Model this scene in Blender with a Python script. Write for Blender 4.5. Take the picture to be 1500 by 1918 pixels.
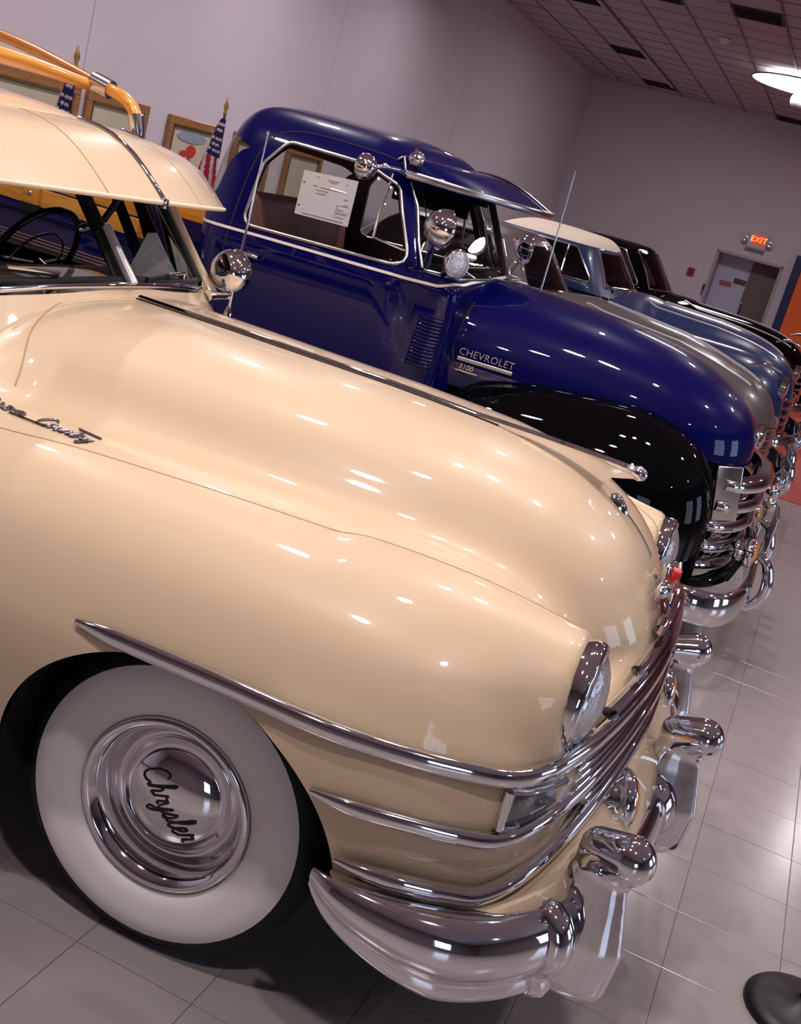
import bpy, bmesh, math, random
import numpy as np
from math import sin, cos, pi, radians, sqrt, atan2
from mathutils import Vector, Matrix, Euler

for o in list(bpy.data.objects):
    bpy.data.objects.remove(o)
random.seed(7); np.random.seed(7)
SC = bpy.context.scene
COL = SC.collection

# ------------------------------------------------------------------ camera
FPX, YAW, PITCH, ROLL = 2131.5, .3062, .281, .2726
CAMLOC = (.9956, -2.8106, 1.7874)
def cam_axes():
    F = np.array([-sin(YAW)*cos(PITCH), cos(YAW)*cos(PITCH), -sin(PITCH)])
    R0 = np.array([cos(YAW), sin(YAW), 0.]); D0 = np.cross(F, R0)
    c, s = cos(ROLL), sin(ROLL)
    return F, c*R0 - s*D0, s*R0 + c*D0
_F, _r, _d = cam_axes()
camd = bpy.data.cameras.new('camera'); cam = bpy.data.objects.new('camera', camd); COL.objects.link(cam)
camd.sensor_fit = 'HORIZONTAL'; camd.sensor_width = 36; camd.lens = 36*FPX/1500
camd.clip_start = .05; camd.clip_end = 200
m = Matrix.Identity(4)
for i in range(3):
    m[i][0] = _r[i]; m[i][1] = -_d[i]; m[i][2] = -_F[i]; m[i][3] = CAMLOC[i]
cam.matrix_world = m
SC.camera = cam

# ------------------------------------------------------------------ world, exposure
w = bpy.data.worlds.new('world'); SC.world = w; w.use_nodes = True
w.node_tree.nodes['Background'].inputs[0].default_value = (.45, .42, .55, 1)
w.node_tree.nodes['Background'].inputs[1].default_value = .01
vs = SC.view_settings
SC.display_settings.display_device = 'sRGB'
vs.view_transform = 'Standard'; vs.look = 'None'; vs.gamma = 1; vs.use_curve_mapping = False
vs.exposure = -.58
try:
    SC.cycles.max_bounces = 10; SC.cycles.glossy_bounces = 6; SC.cycles.transmission_bounces = 8
    SC.cycles.transparent_max_bounces = 16; SC.cycles.sample_clamp_indirect = 6
    SC.cycles.caustics_reflective = False; SC.cycles.caustics_refractive = False
except Exception:
    pass

# ------------------------------------------------------------------ unseen ceiling lamps: some placed from highlights, others added to brighten walls and far cars
CEIL = 4.5
LAMPS = []          # (x, y, z, size, watts, colour)
WARM = (1.0, .90, .915)
COOL = (.80, .84, 1.0)
def lamp(x, y, watts, size=.26, col=WARM, z=CEIL-.16, tilt=(0, 0), spread=180):
    ld = bpy.data.lights.new('unseen_spot_light', 'AREA'); ld.shape = 'DISK'; ld.size = size
    ld.energy = watts; ld.color = col; ld.spread = radians(spread)
    lo = bpy.data.objects.new('unseen_spot_light', ld); COL.objects.link(lo)
    lo.location = (x, y, z); lo.rotation_euler = (tilt[0], tilt[1], 0)
    LAMPS.append((x, y, z, size, tilt, lo))
for (x, y, wt) in ((0, .88, 42), (.45, 1.10, 42), (-.15, -.75, 22), (-.45, -2.1, 92), (1.4, -2.5, 70), (-1.1, .28, 32), (1.25, 1.2, 42),
                   (3.0, 2.7, 85), (-2.9, .8, 80), (-2.9, 4.2, 88), (-.2, 4.4, 55),
                   (-3.1, 7.2, 100), (3.55, 6.7, 95), (.9, 8.6, 55), (2.6, 10.5, 62), (3.0, 15.0, 75), (-3.2, 10.4, 60),
                   (5.6, -2.5, 30), (5.8, 1.5, 45), (-3.2, -2.6, 30)):
    lamp(x, y, wt, size=.32 if (x, y) == (3.55, 6.7) else .17)

# ------------------------------------------------------------------ materials
MATS = {}
def mat(name, base, rough=.5, metal=0., coat=0., coat_r=.03, noise=0., nscale=20., bump=0., bscale=60., spec=.5,
        emit=None, estr=0., trans=0., ior=1.45, rvar=0.):
    if name in MATS: return MATS[name]
    M = bpy.data.materials.new(name); M.use_nodes = True; nt = M.node_tree; b = nt.nodes['Principled BSDF']
    b.inputs['Base Color'].default_value = (*base, 1); b.inputs['Roughness'].default_value = rough
    b.inputs['Metallic'].default_value = metal; b.inputs['Coat Weight'].default_value = coat
    b.inputs['Coat Roughness'].default_value = coat_r; b.inputs['IOR'].default_value = ior
    b.inputs['Specular IOR Level'].default_value = spec; b.inputs['Transmission Weight'].default_value = trans
    if emit: b.inputs['Emission Color'].default_value = (*emit, 1); b.inputs['Emission Strength'].default_value = estr
    tc = nt.nodes.new('ShaderNodeTexCoord')
    nz = nt.nodes.new('ShaderNodeTexNoise'); nz.inputs['Scale'].default_value = nscale; nz.inputs['Detail'].default_value = 4
    nt.links.new(tc.outputs['Object'], nz.inputs['Vector'])
    if noise:
        mx = nt.nodes.new('ShaderNodeMix'); mx.data_type = 'RGBA'
        mx.inputs[6].default_value = (*[c*(1-noise) for c in base], 1); mx.inputs[7].default_value = (*[min(1, c*(1+noise)) for c in base], 1)
        nt.links.new(nz.outputs['Fac'], mx.inputs[0]); nt.links.new(mx.outputs[2], b.inputs['Base Color'])
    if rvar:
        mr = nt.nodes.new('ShaderNodeMapRange'); mr.inputs[3].default_value = max(0, rough-rvar); mr.inputs[4].default_value = rough+rvar
        nt.links.new(nz.outputs['Fac'], mr.inputs[0]); nt.links.new(mr.outputs[0], b.inputs['Roughness'])
    if bump:
        n2 = nt.nodes.new('ShaderNodeTexNoise'); n2.inputs['Scale'].default_value = bscale; n2.inputs['Detail'].default_value = 3
        nt.links.new(tc.outputs['Object'], n2.inputs['Vector'])
        bp = nt.nodes.new('ShaderNodeBump'); bp.inputs['Strength'].default_value = bump; bp.inputs['Distance'].default_value = .005
        nt.links.new(n2.outputs['Fac'], bp.inputs['Height']); nt.links.new(bp.outputs['Normal'], b.inputs['Normal'])
    MATS[name] = M
    return M
def glass_mat(name, tint, rough=.0):
    # thin pane: clear with a mirror-like surface reflection
    M = bpy.data.materials.new(name); M.use_nodes = True; nt = M.node_tree
    for n in list(nt.nodes): nt.nodes.remove(n)
    out = nt.nodes.new('ShaderNodeOutputMaterial'); mix = nt.nodes.new('ShaderNodeMixShader')
    tr = nt.nodes.new('ShaderNodeBsdfTransparent'); gl = nt.nodes.new('ShaderNodeBsdfGlossy'); lw = nt.nodes.new('ShaderNodeLayerWeight'); lw.inputs[0].default_value = .5
    pw = nt.nodes.new('ShaderNodeMath'); pw.operation = 'POWER'; pw.inputs[1].default_value = 5; nt.links.new(lw.outputs['Facing'], pw.inputs[0])
    fr = nt.nodes.new('ShaderNodeMath'); fr.operation = 'MULTIPLY_ADD'; fr.inputs[1].default_value = .92; fr.inputs[2].default_value = .045; nt.links.new(pw.outputs[0], fr.inputs[0]); tr.inputs[0].default_value = (*tint, 1); gl.inputs['Roughness'].default_value = rough
    nt.links.new(fr.outputs[0], mix.inputs[0]); nt.links.new(tr.outputs[0], mix.inputs[1]); nt.links.new(gl.outputs[0], mix.inputs[2])
    nt.links.new(mix.outputs[0], out.inputs[0]); MATS[name] = M
    return M
def wood_mat(name, a, b_, scale=6., axis='X', rough=.28, coat=.6):
    M = bpy.data.materials.new(name); M.use_nodes = True; nt = M.node_tree; b = nt.nodes['Principled BSDF']
    tc = nt.nodes.new('ShaderNodeTexCoord'); mp = nt.nodes.new('ShaderNodeMapping')
    mp.inputs['Scale'].default_value = {'X': (1, 12, 12), 'Y': (12, 1, 12), 'Z': (12, 12, 1)}[axis]
    nz = nt.nodes.new('ShaderNodeTexNoise'); nz.inputs['Scale'].default_value = scale; nz.inputs['Detail'].default_value = 6
    cr = nt.nodes.new('ShaderNodeValToRGB'); cr.color_ramp.elements[0].color = (*a, 1); cr.color_ramp.elements[1].color = (*b_, 1)
    cr.color_ramp.elements[0].position = .35; cr.color_ramp.elements[1].position = .65
    nt.links.new(tc.outputs['Object'], mp.inputs[0]); nt.links.new(mp.outputs[0], nz.inputs['Vector'])
    nt.links.new(nz.outputs['Fac'], cr.inputs[0]); nt.links.new(cr.outputs[0], b.inputs['Base Color'])
    b.inputs['Roughness'].default_value = rough; b.inputs['Coat Weight'].default_value = coat
    MATS[name] = M
    return M
CREAM = mat('cream_enamel', (.71, .535, .35), rough=.34, coat=1., coat_r=.03, noise=.015, nscale=3, spec=.2)
NAVY = mat('navy_enamel', (.002, .0025, .062), rough=.3, coat=.75, coat_r=.02, noise=.05, nscale=3, spec=.03)
BLACKP = mat('black_enamel', (.0015, .0015, .002), rough=.2, coat=.45, coat_r=.02, noise=.1, spec=.0)
GREYP = mat('grey_enamel', (.105, .09, .088), rough=.3, coat=1., coat_r=.04, noise=.05, nscale=3)
TAUPE = mat('taupe_enamel', (.36, .31, .27), rough=.35, coat=.8, coat_r=.05, noise=.04, nscale=3)
STEELB = mat('steel_blue_enamel', (.014, .03, .10), rough=.3, coat=1., coat_r=.03, noise=.05, nscale=3)
CANVAS = mat('white_canvas', (.72, .62, .50), rough=.8, noise=.08, nscale=40, bump=.3, bscale=300)
CHROME = mat('chrome', (.80, .79, .82), rough=.05, metal=1., noise=.02, nscale=9, rvar=.02)
CHROME2 = mat('brushed_chrome', (.66, .62, .60), rough=.22, metal=1., noise=.05, nscale=30)
PAINTLINE = mat('cream_stripe_paint', (.78, .72, .66), rough=.35, noise=.02)
RUBBER = mat('black_rubber', (.006, .006, .006), rough=.7, noise=.2, bump=.15, bscale=200)
WHITEW = mat('whitewall_rubber', (.84, .79, .75), rough=.55, noise=.04, nscale=8, bump=.05, bscale=150)
DARK = mat('dark_underside', (.004, .0035, .004), rough=.9, noise=.3)
SATIN = mat('bright_trim', (.80, .76, .78), rough=.35, metal=.55, noise=.05)
SEAM = mat('panel_gap', (.02, .015, .012), rough=.9, noise=.2)
SEAMC = mat('cream_panel_gap', (.42, .30, .18), rough=.7, noise=.05)
INTER = mat('dark_upholstery', (.009, .006, .006), spec=.15, rough=.7, noise=.3, bump=.2, bscale=80)
SEATB = mat('brown_leather', (.34, .15, .13), rough=.42, noise=.2, nscale=12, bump=.2, bscale=120)
GLASS = glass_mat('window_glass', (.88, .90, .89))
DGLASS = glass_mat('dim_window_glass', (.30, .30, .32))
LENS = mat('ribbed_lens_glass', (.62, .60, .62), rough=.12, metal=.55, noise=.25, nscale=60, bump=.6, bscale=90, coat=.8)
DLENS = mat('dark_lens_glass', (.12, .12, .12), rough=.08, metal=.3, noise=.3, nscale=60, bump=.4, bscale=60, coat=1.)
AMBER = mat('amber_lens', (.85, .30, .01), rough=.12, coat=1., noise=.2, nscale=90, bump=.6, bscale=120)
RED = mat('red_enamel', (.75, .015, .02), rough=.25, coat=.8, noise=.05)
WOOD = wood_mat('varnished_ash', (.62, .235, .025), (.80, .36, .05), 5., 'X')
WOODD = wood_mat('varnished_dark_ash', (.36, .12, .02), (.50, .19, .035), 7., 'X')
WOODY = wood_mat('varnished_ash_cross', (.62, .235, .025), (.80, .36, .05), 5., 'Y')
OAKF = wood_mat('oak_frame', (.26, .11, .035), (.40, .19, .07), 9., 'Y', rough=.4, coat=.2)
PAPER = mat('white_paper', (.90, .84, .85), rough=.8, noise=.03, nscale=6)
INK = mat('grey_ink', (.33, .30, .36), rough=.8, noise=.1)
INKR = mat('red_ink', (.75, .38, .36), rough=.8, noise=.1)
GOLD = mat('brass', (.55, .36, .12), rough=.3, metal=1., noise=.1)

# ------------------------------------------------------------------ object helpers
def V3(a): return np.asarray(a, float)
def mesh(name, verts, faces, material, parent=None, smooth=True, auto=None):
    if auto is None and len(faces) < 2500: auto = 58
    me = bpy.data.meshes.new(name)
    me.from_pydata([tuple(map(float, v)) for v in verts], [], [tuple(map(int, f)) for f in faces])
    if smooth:
        me.polygons.foreach_set('use_smooth', [True]*len(me.polygons))
        if auto: me.set_sharp_from_angle(angle=radians(auto))
    for mm in (material if isinstance(material, (list, tuple)) else [material]): me.materials.append(mm)
    me.update()
    o = bpy.data.objects.new(name, me); COL.objects.link(o)
    if parent: o.parent = parent
    return o
def thing(name, label, cat, loc=(0, 0, 0), rz=0., group=None):
    o = bpy.data.objects.new(name, None); COL.objects.link(o); o.empty_display_size = .2
    o.location = loc; o.rotation_euler = (0, 0, rz); o['label'] = label; o['category'] = cat
    if group: o['group'] = group
    return o
def tag(o, label, cat, group=None):
    o['label'] = label; o['category'] = cat
    if group: o['group'] = group
    return o
def structure(o): o['kind'] = 'structure'; return o
class MB:
    def __init__(s): s.v = []; s.f = []
    def add(s, vf):
        v, f = vf; n = len(s.v); s.v += [tuple(p) for p in v]; s.f += [tuple(i+n for i in q) for q in f]; return s
def box(c, size, rot=None):
    x, y, z = [a/2 for a in size]
    v = [(-x, -y, -z), (x, -y, -z), (x, y, -z), (-x, y, -z), (-x, -y, z), (x, -y, z), (x, y, z), (-x, y, z)]
    f = [(0, 3, 2, 1), (4, 5, 6, 7), (0, 1, 5, 4), (1, 2, 6, 5), (2, 3, 7, 6), (3, 0, 4, 7)]
    if rot is not None:
        R = Euler(rot).to_matrix(); v = [tuple(R @ Vector(p)) for p in v]
    return [(p[0]+c[0], p[1]+c[1], p[2]+c[2]) for p in v], f
def bbox(c, size, b=.004, rot=None):
    bm = bmesh.new(); v, f = box((0, 0, 0), size)
    vs_ = [bm.verts.new(p) for p in v]
    for q in f: bm.faces.new([vs_[i] for i in q])
    bmesh.ops.bevel(bm, geom=bm.edges[:], offset=min(b, min(size)*.45), segments=2, affect='EDGES', profile=.6)
    bm.verts.index_update(); vv = [v.co.copy() for v in bm.verts]; ff = [tuple(v.index for v in fc.verts) for fc in bm.faces]; bm.free()
    if rot is not None:
        R = Euler(rot).to_matrix(); vv = [R @ p for p in vv]
    return [(p[0]+c[0], p[1]+c[1], p[2]+c[2]) for p in vv], ff
def spline(pts, n):
    """Catmull-Rom through pts (any dimension), n samples per span"""
    P = np.array(pts, float); Q = np.vstack([2*P[0]-P[1], P, 2*P[-1]-P[-2]]); out = []
    for i in range(1, len(Q)-2):
        a, b, c, d = Q[i-1], Q[i], Q[i+1], Q[i+2]
        for t in np.linspace(0, 1, n, endpoint=False):
            out.append(.5*((2*b) + (-a+c)*t + (2*a-5*b+4*c-d)*t*t + (-a+3*b-3*c+d)*t**3))
    out.append(P[-1]); return np.array(out)
def tube(path, r, n=10, cap=True, flat=1., up=None):
    P = np.array(path, float); k = len(P); R = np.full(k, r, float) if np.isscalar(r) else np.interp(np.linspace(0, 1, k), np.linspace(0, 1, len(r)), r)
    T = np.gradient(P, axis=0); T /= np.linalg.norm(T, axis=1)[:, None]+1e-12
    ref = V3(up) if up is not None else (V3([0, 0, 1]) if abs(T[0][2]) < .9 else V3([1, 0, 0]))
    v = []; f = []
    N = ref - T[0]*(ref@T[0]); N /= np.linalg.norm(N)
    for i in range(k):
        if up is not None: N = ref - T[i]*(ref@T[i])
        else: N = N - T[i]*(N@T[i])
        N /= np.linalg.norm(N)+1e-12; Bn = np.cross(T[i], N)
        for j in range(n):
            a = 2*pi*j/n; v.append(P[i]+R[i]*(cos(a)*N*flat+sin(a)*Bn))
    for i in range(k-1):
        for j in range(n):
            a = i*n+j; b = i*n+(j+1) % n; f.append((a, b, b+n, a+n))
    if cap: f += [tuple(range(n-1, -1, -1)), tuple(range((k-1)*n, k*n))]
    return v, f
def lathe(prof, n=32, axis=(1, 0, 0), origin=(0, 0, 0), sy=1., sz=1.):
    """prof: list of (t along axis, radius)"""
    A = V3(axis); A = A/np.linalg.norm(A); ref = V3([0, 0, 1]) if abs(A[2]) < .9 else V3([1, 0, 0])
    U = np.cross(ref, A); U /= np.linalg.norm(U); W = np.cross(A, U); O = V3(origin); v = []; f = []
    for t, r in prof:
        for j in range(n):
            a = 2*pi*j/n; v.append(O+A*t+max(r, 1e-5)*(cos(a)*U*sy+sin(a)*W*sz))
    for i in range(len(prof)-1):
        for j in range(n):
            a = i*n+j; b = i*n+(j+1) % n; f.append((a, b, b+n, a+n))
    return v, f
def sweep(path, sec, scale=None, closed=True, cap=True):
    """path: points (plan direction matters); sec: (out, up) offsets; outward = right-hand side of travel seen from above"""
    P = np.array(path, float); k = len(P); S = np.array(sec, float); n = len(S)
    T = np.gradient(P, axis=0); T[:, 2] = 0; T /= np.linalg.norm(T, axis=1)[:, None]+1e-12
    v = []; f = []
    for i in range(k):
        o = V3([T[i][1], -T[i][0], 0]); s = scale[i] if scale is not None else (1, 1)
        for a, b in S: v.append(P[i]+o*a*s[0]+V3([0, 0, b*s[1]]))
    mm = n if closed else n-1
    for i in range(k-1):
        for j in range(mm):
            a = i*n+j; b = i*n+(j+1) % n; f.append((a, a+n, b+n, b))
    if cap and closed: f += [tuple(range(n)), tuple(range((k-1)*n+n-1, (k-1)*n-1, -1))]
    return v, f
def roundsec(a, b, n=12, p=2.):
    """rounded section, half sizes a (out) and b (up)"""
    out = []
    for j in range(n):
        t = 2*pi*j/n; c, s = cos(t), sin(t)
        out.append((a*math.copysign(abs(c)**(2/p), c), b*math.copysign(abs(s)**(2/p), s)))
    return out
def xform(vf, M):
    v, f = vf; return [tuple(M @ Vector(p)) for p in v], f
def mir(vf):
    v, f = vf; return [(p[0], -p[1], p[2]) for p in v], [tuple(reversed(q)) for q in f]

# ------------------------------------------------------------------ implicit surfaces: a smooth field is meshed (surface nets) and the vertices pulled onto it
def smin(a, b, k):
    h = np.clip(.5+.5*(b-a)/k, 0, 1); return b+(a-b)*h-k*h*(1-h)
def smax(a, b, k): return -smin(-a, -b, k)
def grad(fn, P, e=2e-4):
    g = np.empty_like(P)
    for i in range(3):
        d = np.zeros(3); d[i] = e; g[:, i] = (fn(P+d)-fn(P-d))/(2*e)
    return g
def project(fn, P, it=5, lim=.05):
    P = np.array(P, float)
    for _ in range(it):
        v = fn(P); g = grad(fn, P); q = (g*g).sum(1)+1e-9
        s = np.clip(v/np.sqrt(q), -lim, lim)/np.sqrt(q); P = P-g*s[:, None]
    return P
def surfnet(fn, lo, hi, h):
    ax = [np.arange(lo[i], hi[i]+h*.5, h) for i in range(3)]
    X, Y, Z = np.meshgrid(*ax, indexing='ij'); P = np.stack([X, Y, Z], -1); sh = X.shape
    F = fn(P.reshape(-1, 3)).reshape(sh); I = F < 0
    c = [s-1 for s in sh]; acc = np.zeros((*c, 3)); cnt = np.zeros(c)
    def corner(A, d): return A[d[0]:d[0]+c[0], d[1]:d[1]+c[1], d[2]:d[2]+c[2]]
    for a in range(3):
        for u in (0, 1):
            for w_ in (0, 1):
                d0 = [0, 0, 0]; o = [i for i in range(3) if i != a]; d0[o[0]] = u; d0[o[1]] = w_
                d1 = list(d0); d1[a] = 1
                f0, f1 = corner(F, d0), corner(F, d1); mk = (f0 < 0) != (f1 < 0)
                t = np.where(mk, f0/np.where(mk, f0-f1, 1), 0)[..., None]
                p = corner(P, d0)+(corner(P, d1)-corner(P, d0))*t
                acc += np.where(mk[..., None], p, 0); cnt += mk
    act = cnt > 0; idx = np.full(c, -1); idx[act] = np.arange(act.sum())
    V = acc[act]/cnt[act][:, None]
    quads = []
    for a in range(3):
        o = [(a+1) % 3, (a+2) % 3]
        sl0 = [slice(None)]*3; sl1 = [slice(None)]*3; sl0[a] = slice(0, -1); sl1[a] = slice(1, None)
        mk = I[tuple(sl0)] != I[tuple(sl1)]
        ii = np.argwhere(mk)
        ok = (ii[:, o[0]] > 0) & (ii[:, o[1]] > 0) & (ii[:, o[0]] < sh[o[0]]-1) & (ii[:, o[1]] < sh[o[1]]-1)
        ii = ii[ok]
        if not len(ii): continue
        ins = I[tuple(ii.T)]
        def cell(du, dv):
            j = ii.copy(); j[:, o[0]] -= du; j[:, o[1]] -= dv; return idx[tuple(j.T)]
        q = np.stack([cell(1, 1), cell(0, 1), cell(0, 0), cell(1, 0)], 1)
        q[~ins] = q[~ins][:, ::-1]
        quads.append(q)
    Q = np.vstack(quads); Q = Q[(Q >= 0).all(1)]
    V = project(fn, V, 4, h)
    return V, [tuple(q) for q in Q.tolist()]
def clip(V, Fc, g):
    """keep the part where g > 0, cutting faces along g = 0"""
    V = np.asarray(V, float); val = np.asarray(g(V)); out = []; new = []; cache = {}; n = len(V); vl = val.tolist()
    for f in Fc:
        s = [vl[i] > 0 for i in f]
        if all(s): out.append(f); continue
        if not any(s): continue
        p = []
        for k in range(len(f)):
            a, b = f[k], f[(k+1) % len(f)]
            if vl[a] > 0: p.append(a)
            if (vl[a] > 0) != (vl[b] > 0):
                key = (a, b) if a < b else (b, a)
                if key not in cache:
                    t = vl[key[0]]/(vl[key[0]]-vl[key[1]]); cache[key] = n+len(new); new.append(V[key[0]]+(V[key[1]]-V[key[0]])*t)
                p.append(cache[key])
        if len(p) > 2: out.append(tuple(p))
    A = np.vstack([V, np.array(new)]) if new else V
    used = np.zeros(len(A), bool)
    for f in out: used[list(f)] = True
    rm = np.cumsum(used)-1
    return A[used], [tuple(int(rm[i]) for i in f) for f in out]
def sd_poly(px, pz, poly, r=0.):
    """signed distance to a polygon (negative inside) with corners rounded by r"""
    poly = np.array(poly, float)
    if r:
        c = poly.mean(0); nn = len(poly); q = []
        for i in range(nn):          # inset each side by r
            a, b, d = poly[i-1], poly[i], poly[(i+1) % nn]
            e1 = (b-a)/np.linalg.norm(b-a); e2 = (d-b)/np.linalg.norm(d-b)
            n1 = V3([-e1[1], e1[0]]); n2 = V3([-e2[1], e2[0]])
            if n1@(c-b) < 0: n1 = -n1
            if n2@(c-b) < 0: n2 = -n2
            A_ = np.array([n1, n2]); bb = np.array([n1@b+r, n2@b+r])
            q.append(np.linalg.solve(A_, bb) if abs(np.linalg.det(A_)) > 1e-4 else b+n1*r)
        poly = np.array(q)
    d = np.full(px.shape, 1e9); sgn = np.ones(px.shape); nn = len(poly)
    for i in range(nn):
        a = poly[i]; b = poly[i-1]; e = b-a; wx = px-a[0]; wz = pz-a[1]
        t = np.clip((wx*e[0]+wz*e[1])/(e@e), 0, 1); d = np.minimum(d, (wx-e[0]*t)**2+(wz-e[1]*t)**2)
        c1 = pz >= a[1]; c2 = pz < b[1]; c3 = e[0]*wz > e[1]*wx
        sgn = np.where((c1 & c2 & c3) | (~c1 & ~c2 & ~c3), -sgn, sgn)
    return sgn*np.sqrt(d)-r
def round_loop(poly, r, n=5):
    """points round a polygon with rounded corners"""
    poly = np.array(poly, float); k = len(poly); out = []
    for i in range(k):
        a, b, c = poly[i-1], poly[i], poly[(i+1) % k]
        e1 = (a-b)/np.linalg.norm(a-b); e2 = (c-b)/np.linalg.norm(c-b); ang = math.acos(np.clip(e1@e2, -1, 1)); t = r/math.tan(ang/2)
        t = min(t, .45*np.linalg.norm(a-b), .45*np.linalg.norm(c-b)); p0 = b+e1*t; p2 = b+e2*t
        for s in np.linspace(0, 1, n): out.append((1-s)**2*p0+2*s*(1-s)*b+s*s*p2)
    out.append(out[0]); return np.array(out)
def densify(P, step):
    P = np.array(P, float); out = [P[0]]
    for a, b in zip(P[:-1], P[1:]):
        k = max(1, int(np.linalg.norm(b-a)/step))
        for t in np.linspace(0, 1, k+1)[1:]: out.append(a+(b-a)*t)
    return np.array(out)
def ribbon(fn, pts, wd, lift=.0012, step=.02):
    """thin strip lying on the surface fn = 0 along pts"""
    P = project(fn, densify(pts, step), 6); g = grad(fn, P); g /= np.linalg.norm(g, axis=1)[:, None]
    T = np.gradient(P, axis=0); T /= np.linalg.norm(T, axis=1)[:, None]+1e-12; S = np.cross(g, T); S /= np.linalg.norm(S, axis=1)[:, None]+1e-12
    v = []; f = []
    for i in range(len(P)):
        v += [P[i]+S[i]*wd/2-g[i]*.002, P[i]+S[i]*wd/2+g[i]*lift, P[i]-S[i]*wd/2+g[i]*lift, P[i]-S[i]*wd/2-g[i]*.002]
    for i in range(len(P)-1):
        for j in range(3): a = i*4+j; f.append((a, a+1, a+5, a+4))
    return v, f
def solve_axis(fn, pts, axis, lo, hi, n=40):
    """slide each point along one axis from lo towards hi to the first place where fn = 0"""
    P = np.array(pts, float); s = np.linspace(lo, hi, n); best = np.full(len(P), np.nan)
    prev = None
    for t in s:
        Q = P.copy(); Q[:, axis] = t; v = fn(Q)
        if prev is not None:
            hit = np.isnan(best) & (prev*v <= 0); best[hit] = t
        prev = v
    best[np.isnan(best)] = hi; st_ = (hi-lo)/(n-1); A_ = P.copy(); A_[:, axis] = best-st_; B_ = P.copy(); B_[:, axis] = best; fa = fn(A_)
    for _ in range(22):
        M_ = (A_+B_)/2; fm = fn(M_); same = (fm > 0) == (fa > 0)
        A_ = np.where(same[:, None], M_, A_); B_ = np.where(same[:, None], B_, M_)
    return (A_+B_)/2
def text_mesh(s, size, depth, shear=0., align='CENTER', space=1.):
    c = bpy.data.curves.new('lettering', 'FONT'); c.body = s; c.size = size; c.extrude = depth/2; c.shear = shear
    c.align_x = align; c.align_y = 'CENTER'; c.space_character = space; c.resolution_u = 3
    o = bpy.data.objects.new('lettering', c); COL.objects.link(o); bpy.context.view_layer.update()
    me = bpy.data.meshes.new_from_object(o.evaluated_get(bpy.context.evaluated_depsgraph_get()))
    v = [tuple(p.co) for p in me.vertices]; f = [tuple(p.vertices) for p in me.polygons]
    bpy.data.objects.remove(o); bpy.data.curves.remove(c); bpy.data.meshes.remove(me); return v, f
def basis_m(o, ex, ey):
    ex = Vector(ex).normalized(); ez = ex.cross(Vector(ey)).normalized(); ey = ez.cross(ex); m_ = Matrix.Identity(4)
    for i in range(3): m_[i][0] = ex[i]; m_[i][1] = ey[i]; m_[i][2] = ez[i]; m_[i][3] = o[i]
    return m_
# joined-up handwriting strokes on a unit x-height
GLY = {'C': [(.75, 1.5), (.55, 1.75), (.2, 1.5), (.05, .8), (.2, .15), (.55, 0), (.9, .3)], 'h': [(0, 0), (.25, .9), (.42, 1.75), (.28, 1.8), (.18, .9), (.1, 0), (.25, .75), (.42, .95), (.5, .7), (.45, .1), (.7, .2)],
       'r': [(0, .1), (.15, .9), (.2, 1.05), (.32, .85), (.5, .85), (.42, .2), (.65, .15)], 'y': [(0, .9), (.08, .25), (.3, .1), (.5, .95), (.4, -.3), (.2, -.75), (.05, -.45), (.6, .2)],
       's': [(0, .1), (.3, 1.), (.42, .5), (.3, .05), (.1, .15), (.6, .15)], 'l': [(0, .1), (.35, 1.2), (.35, 1.75), (.2, 1.6), (.18, .3), (.3, 0), (.55, .2)],
       'e': [(0, .2), (.35, .6), (.35, .95), (.15, .85), (.1, .3), (.3, 0), (.6, .25)], 'o': [(.4, .95), (.1, .8), (.05, .3), (.25, 0), (.45, .35), (.4, .9), (.7, .8)],
       'u': [(0, .95), (.05, .2), (.25, 0), (.45, .4), (.52, .95), (.5, .2), (.7, .1)], 'n': [(0, .9), (.05, 0), (.2, .75), (.38, .95), (.48, .7), (.45, .1), (.68, .15)],
       't': [(0, .15), (.25, 1.5), (.2, .2), (.35, 0), (.58, .2)], 'w': [(0, .95), (.08, .1), (.28, .1), (.36, .8), (.42, .1), (.62, .1), (.7, .95), (.85, .8)],
       'T': [(.0, 1.5), (.9, 1.65), (.5, 1.6), (.4, .3), (.2, 0), (.0, .2)]}
ADV = {'C': .95, 'h': .72, 'r': .62, 'y': .62, 's': .58, 'l': .5, 'e': .58, 'o': .68, 'u': .7, 'n': .68, 't': .55, 'w': .88, 'T': .9, ' ': .4}
def script(s, h, r, M, slant=.3):
    mb = MB(); x = 0.
    for ch in s:
        if ch in GLY:
            p = spline([((x+a+b*slant)*h, b*h, 0) for a, b in GLY[ch]], 4); mb.add(xform(tube(p, r, 5), M))
        x += ADV.get(ch, .4)
    return mb, x*h

# ------------------------------------------------------------------ room: X forward of the cars, Y along the row away from the camera
BX, FX, NY, FY = -4.95, 8.5, -7.0, 20.5
def px_of(p):
    v = V3(p)-V3(CAMLOC); z = v@_F
    return (750+FPX*(v@_r)/z, 959+FPX*(v@_d)/z, z) if z > .1 else (-1e4, -1e4, z)
WALLM = mat('lavender_grey_wall_paint', (.66, .585, .65), rough=.75, noise=.04, nscale=2.5, bump=.15, bscale=220)
WALLD = mat('dark_umber_wall_paint', (.20, .165, .175), rough=.7, noise=.08, nscale=2.5, bump=.15, bscale=220)
CEILM = mat('fissured_ceiling_tile', (.50, .41, .45), rough=.9, noise=.10, nscale=30, bump=.4, bscale=120)
TBAR = mat('ceiling_runner_metal', (.20, .16, .17), rough=.5, noise=.05)
TILEM = mat('pale_vinyl_tile', (.31, .27, .262), rough=.19, noise=.10, nscale=9, spec=1., rvar=.05)
TILEM2 = mat('pale_vinyl_tile_b', (.295, .256, .248), rough=.20, noise=.12, nscale=12, spec=1., rvar=.05)
GROUT = mat('floor_joint', (.19, .16, .15), rough=.8, noise=.1)
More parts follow.
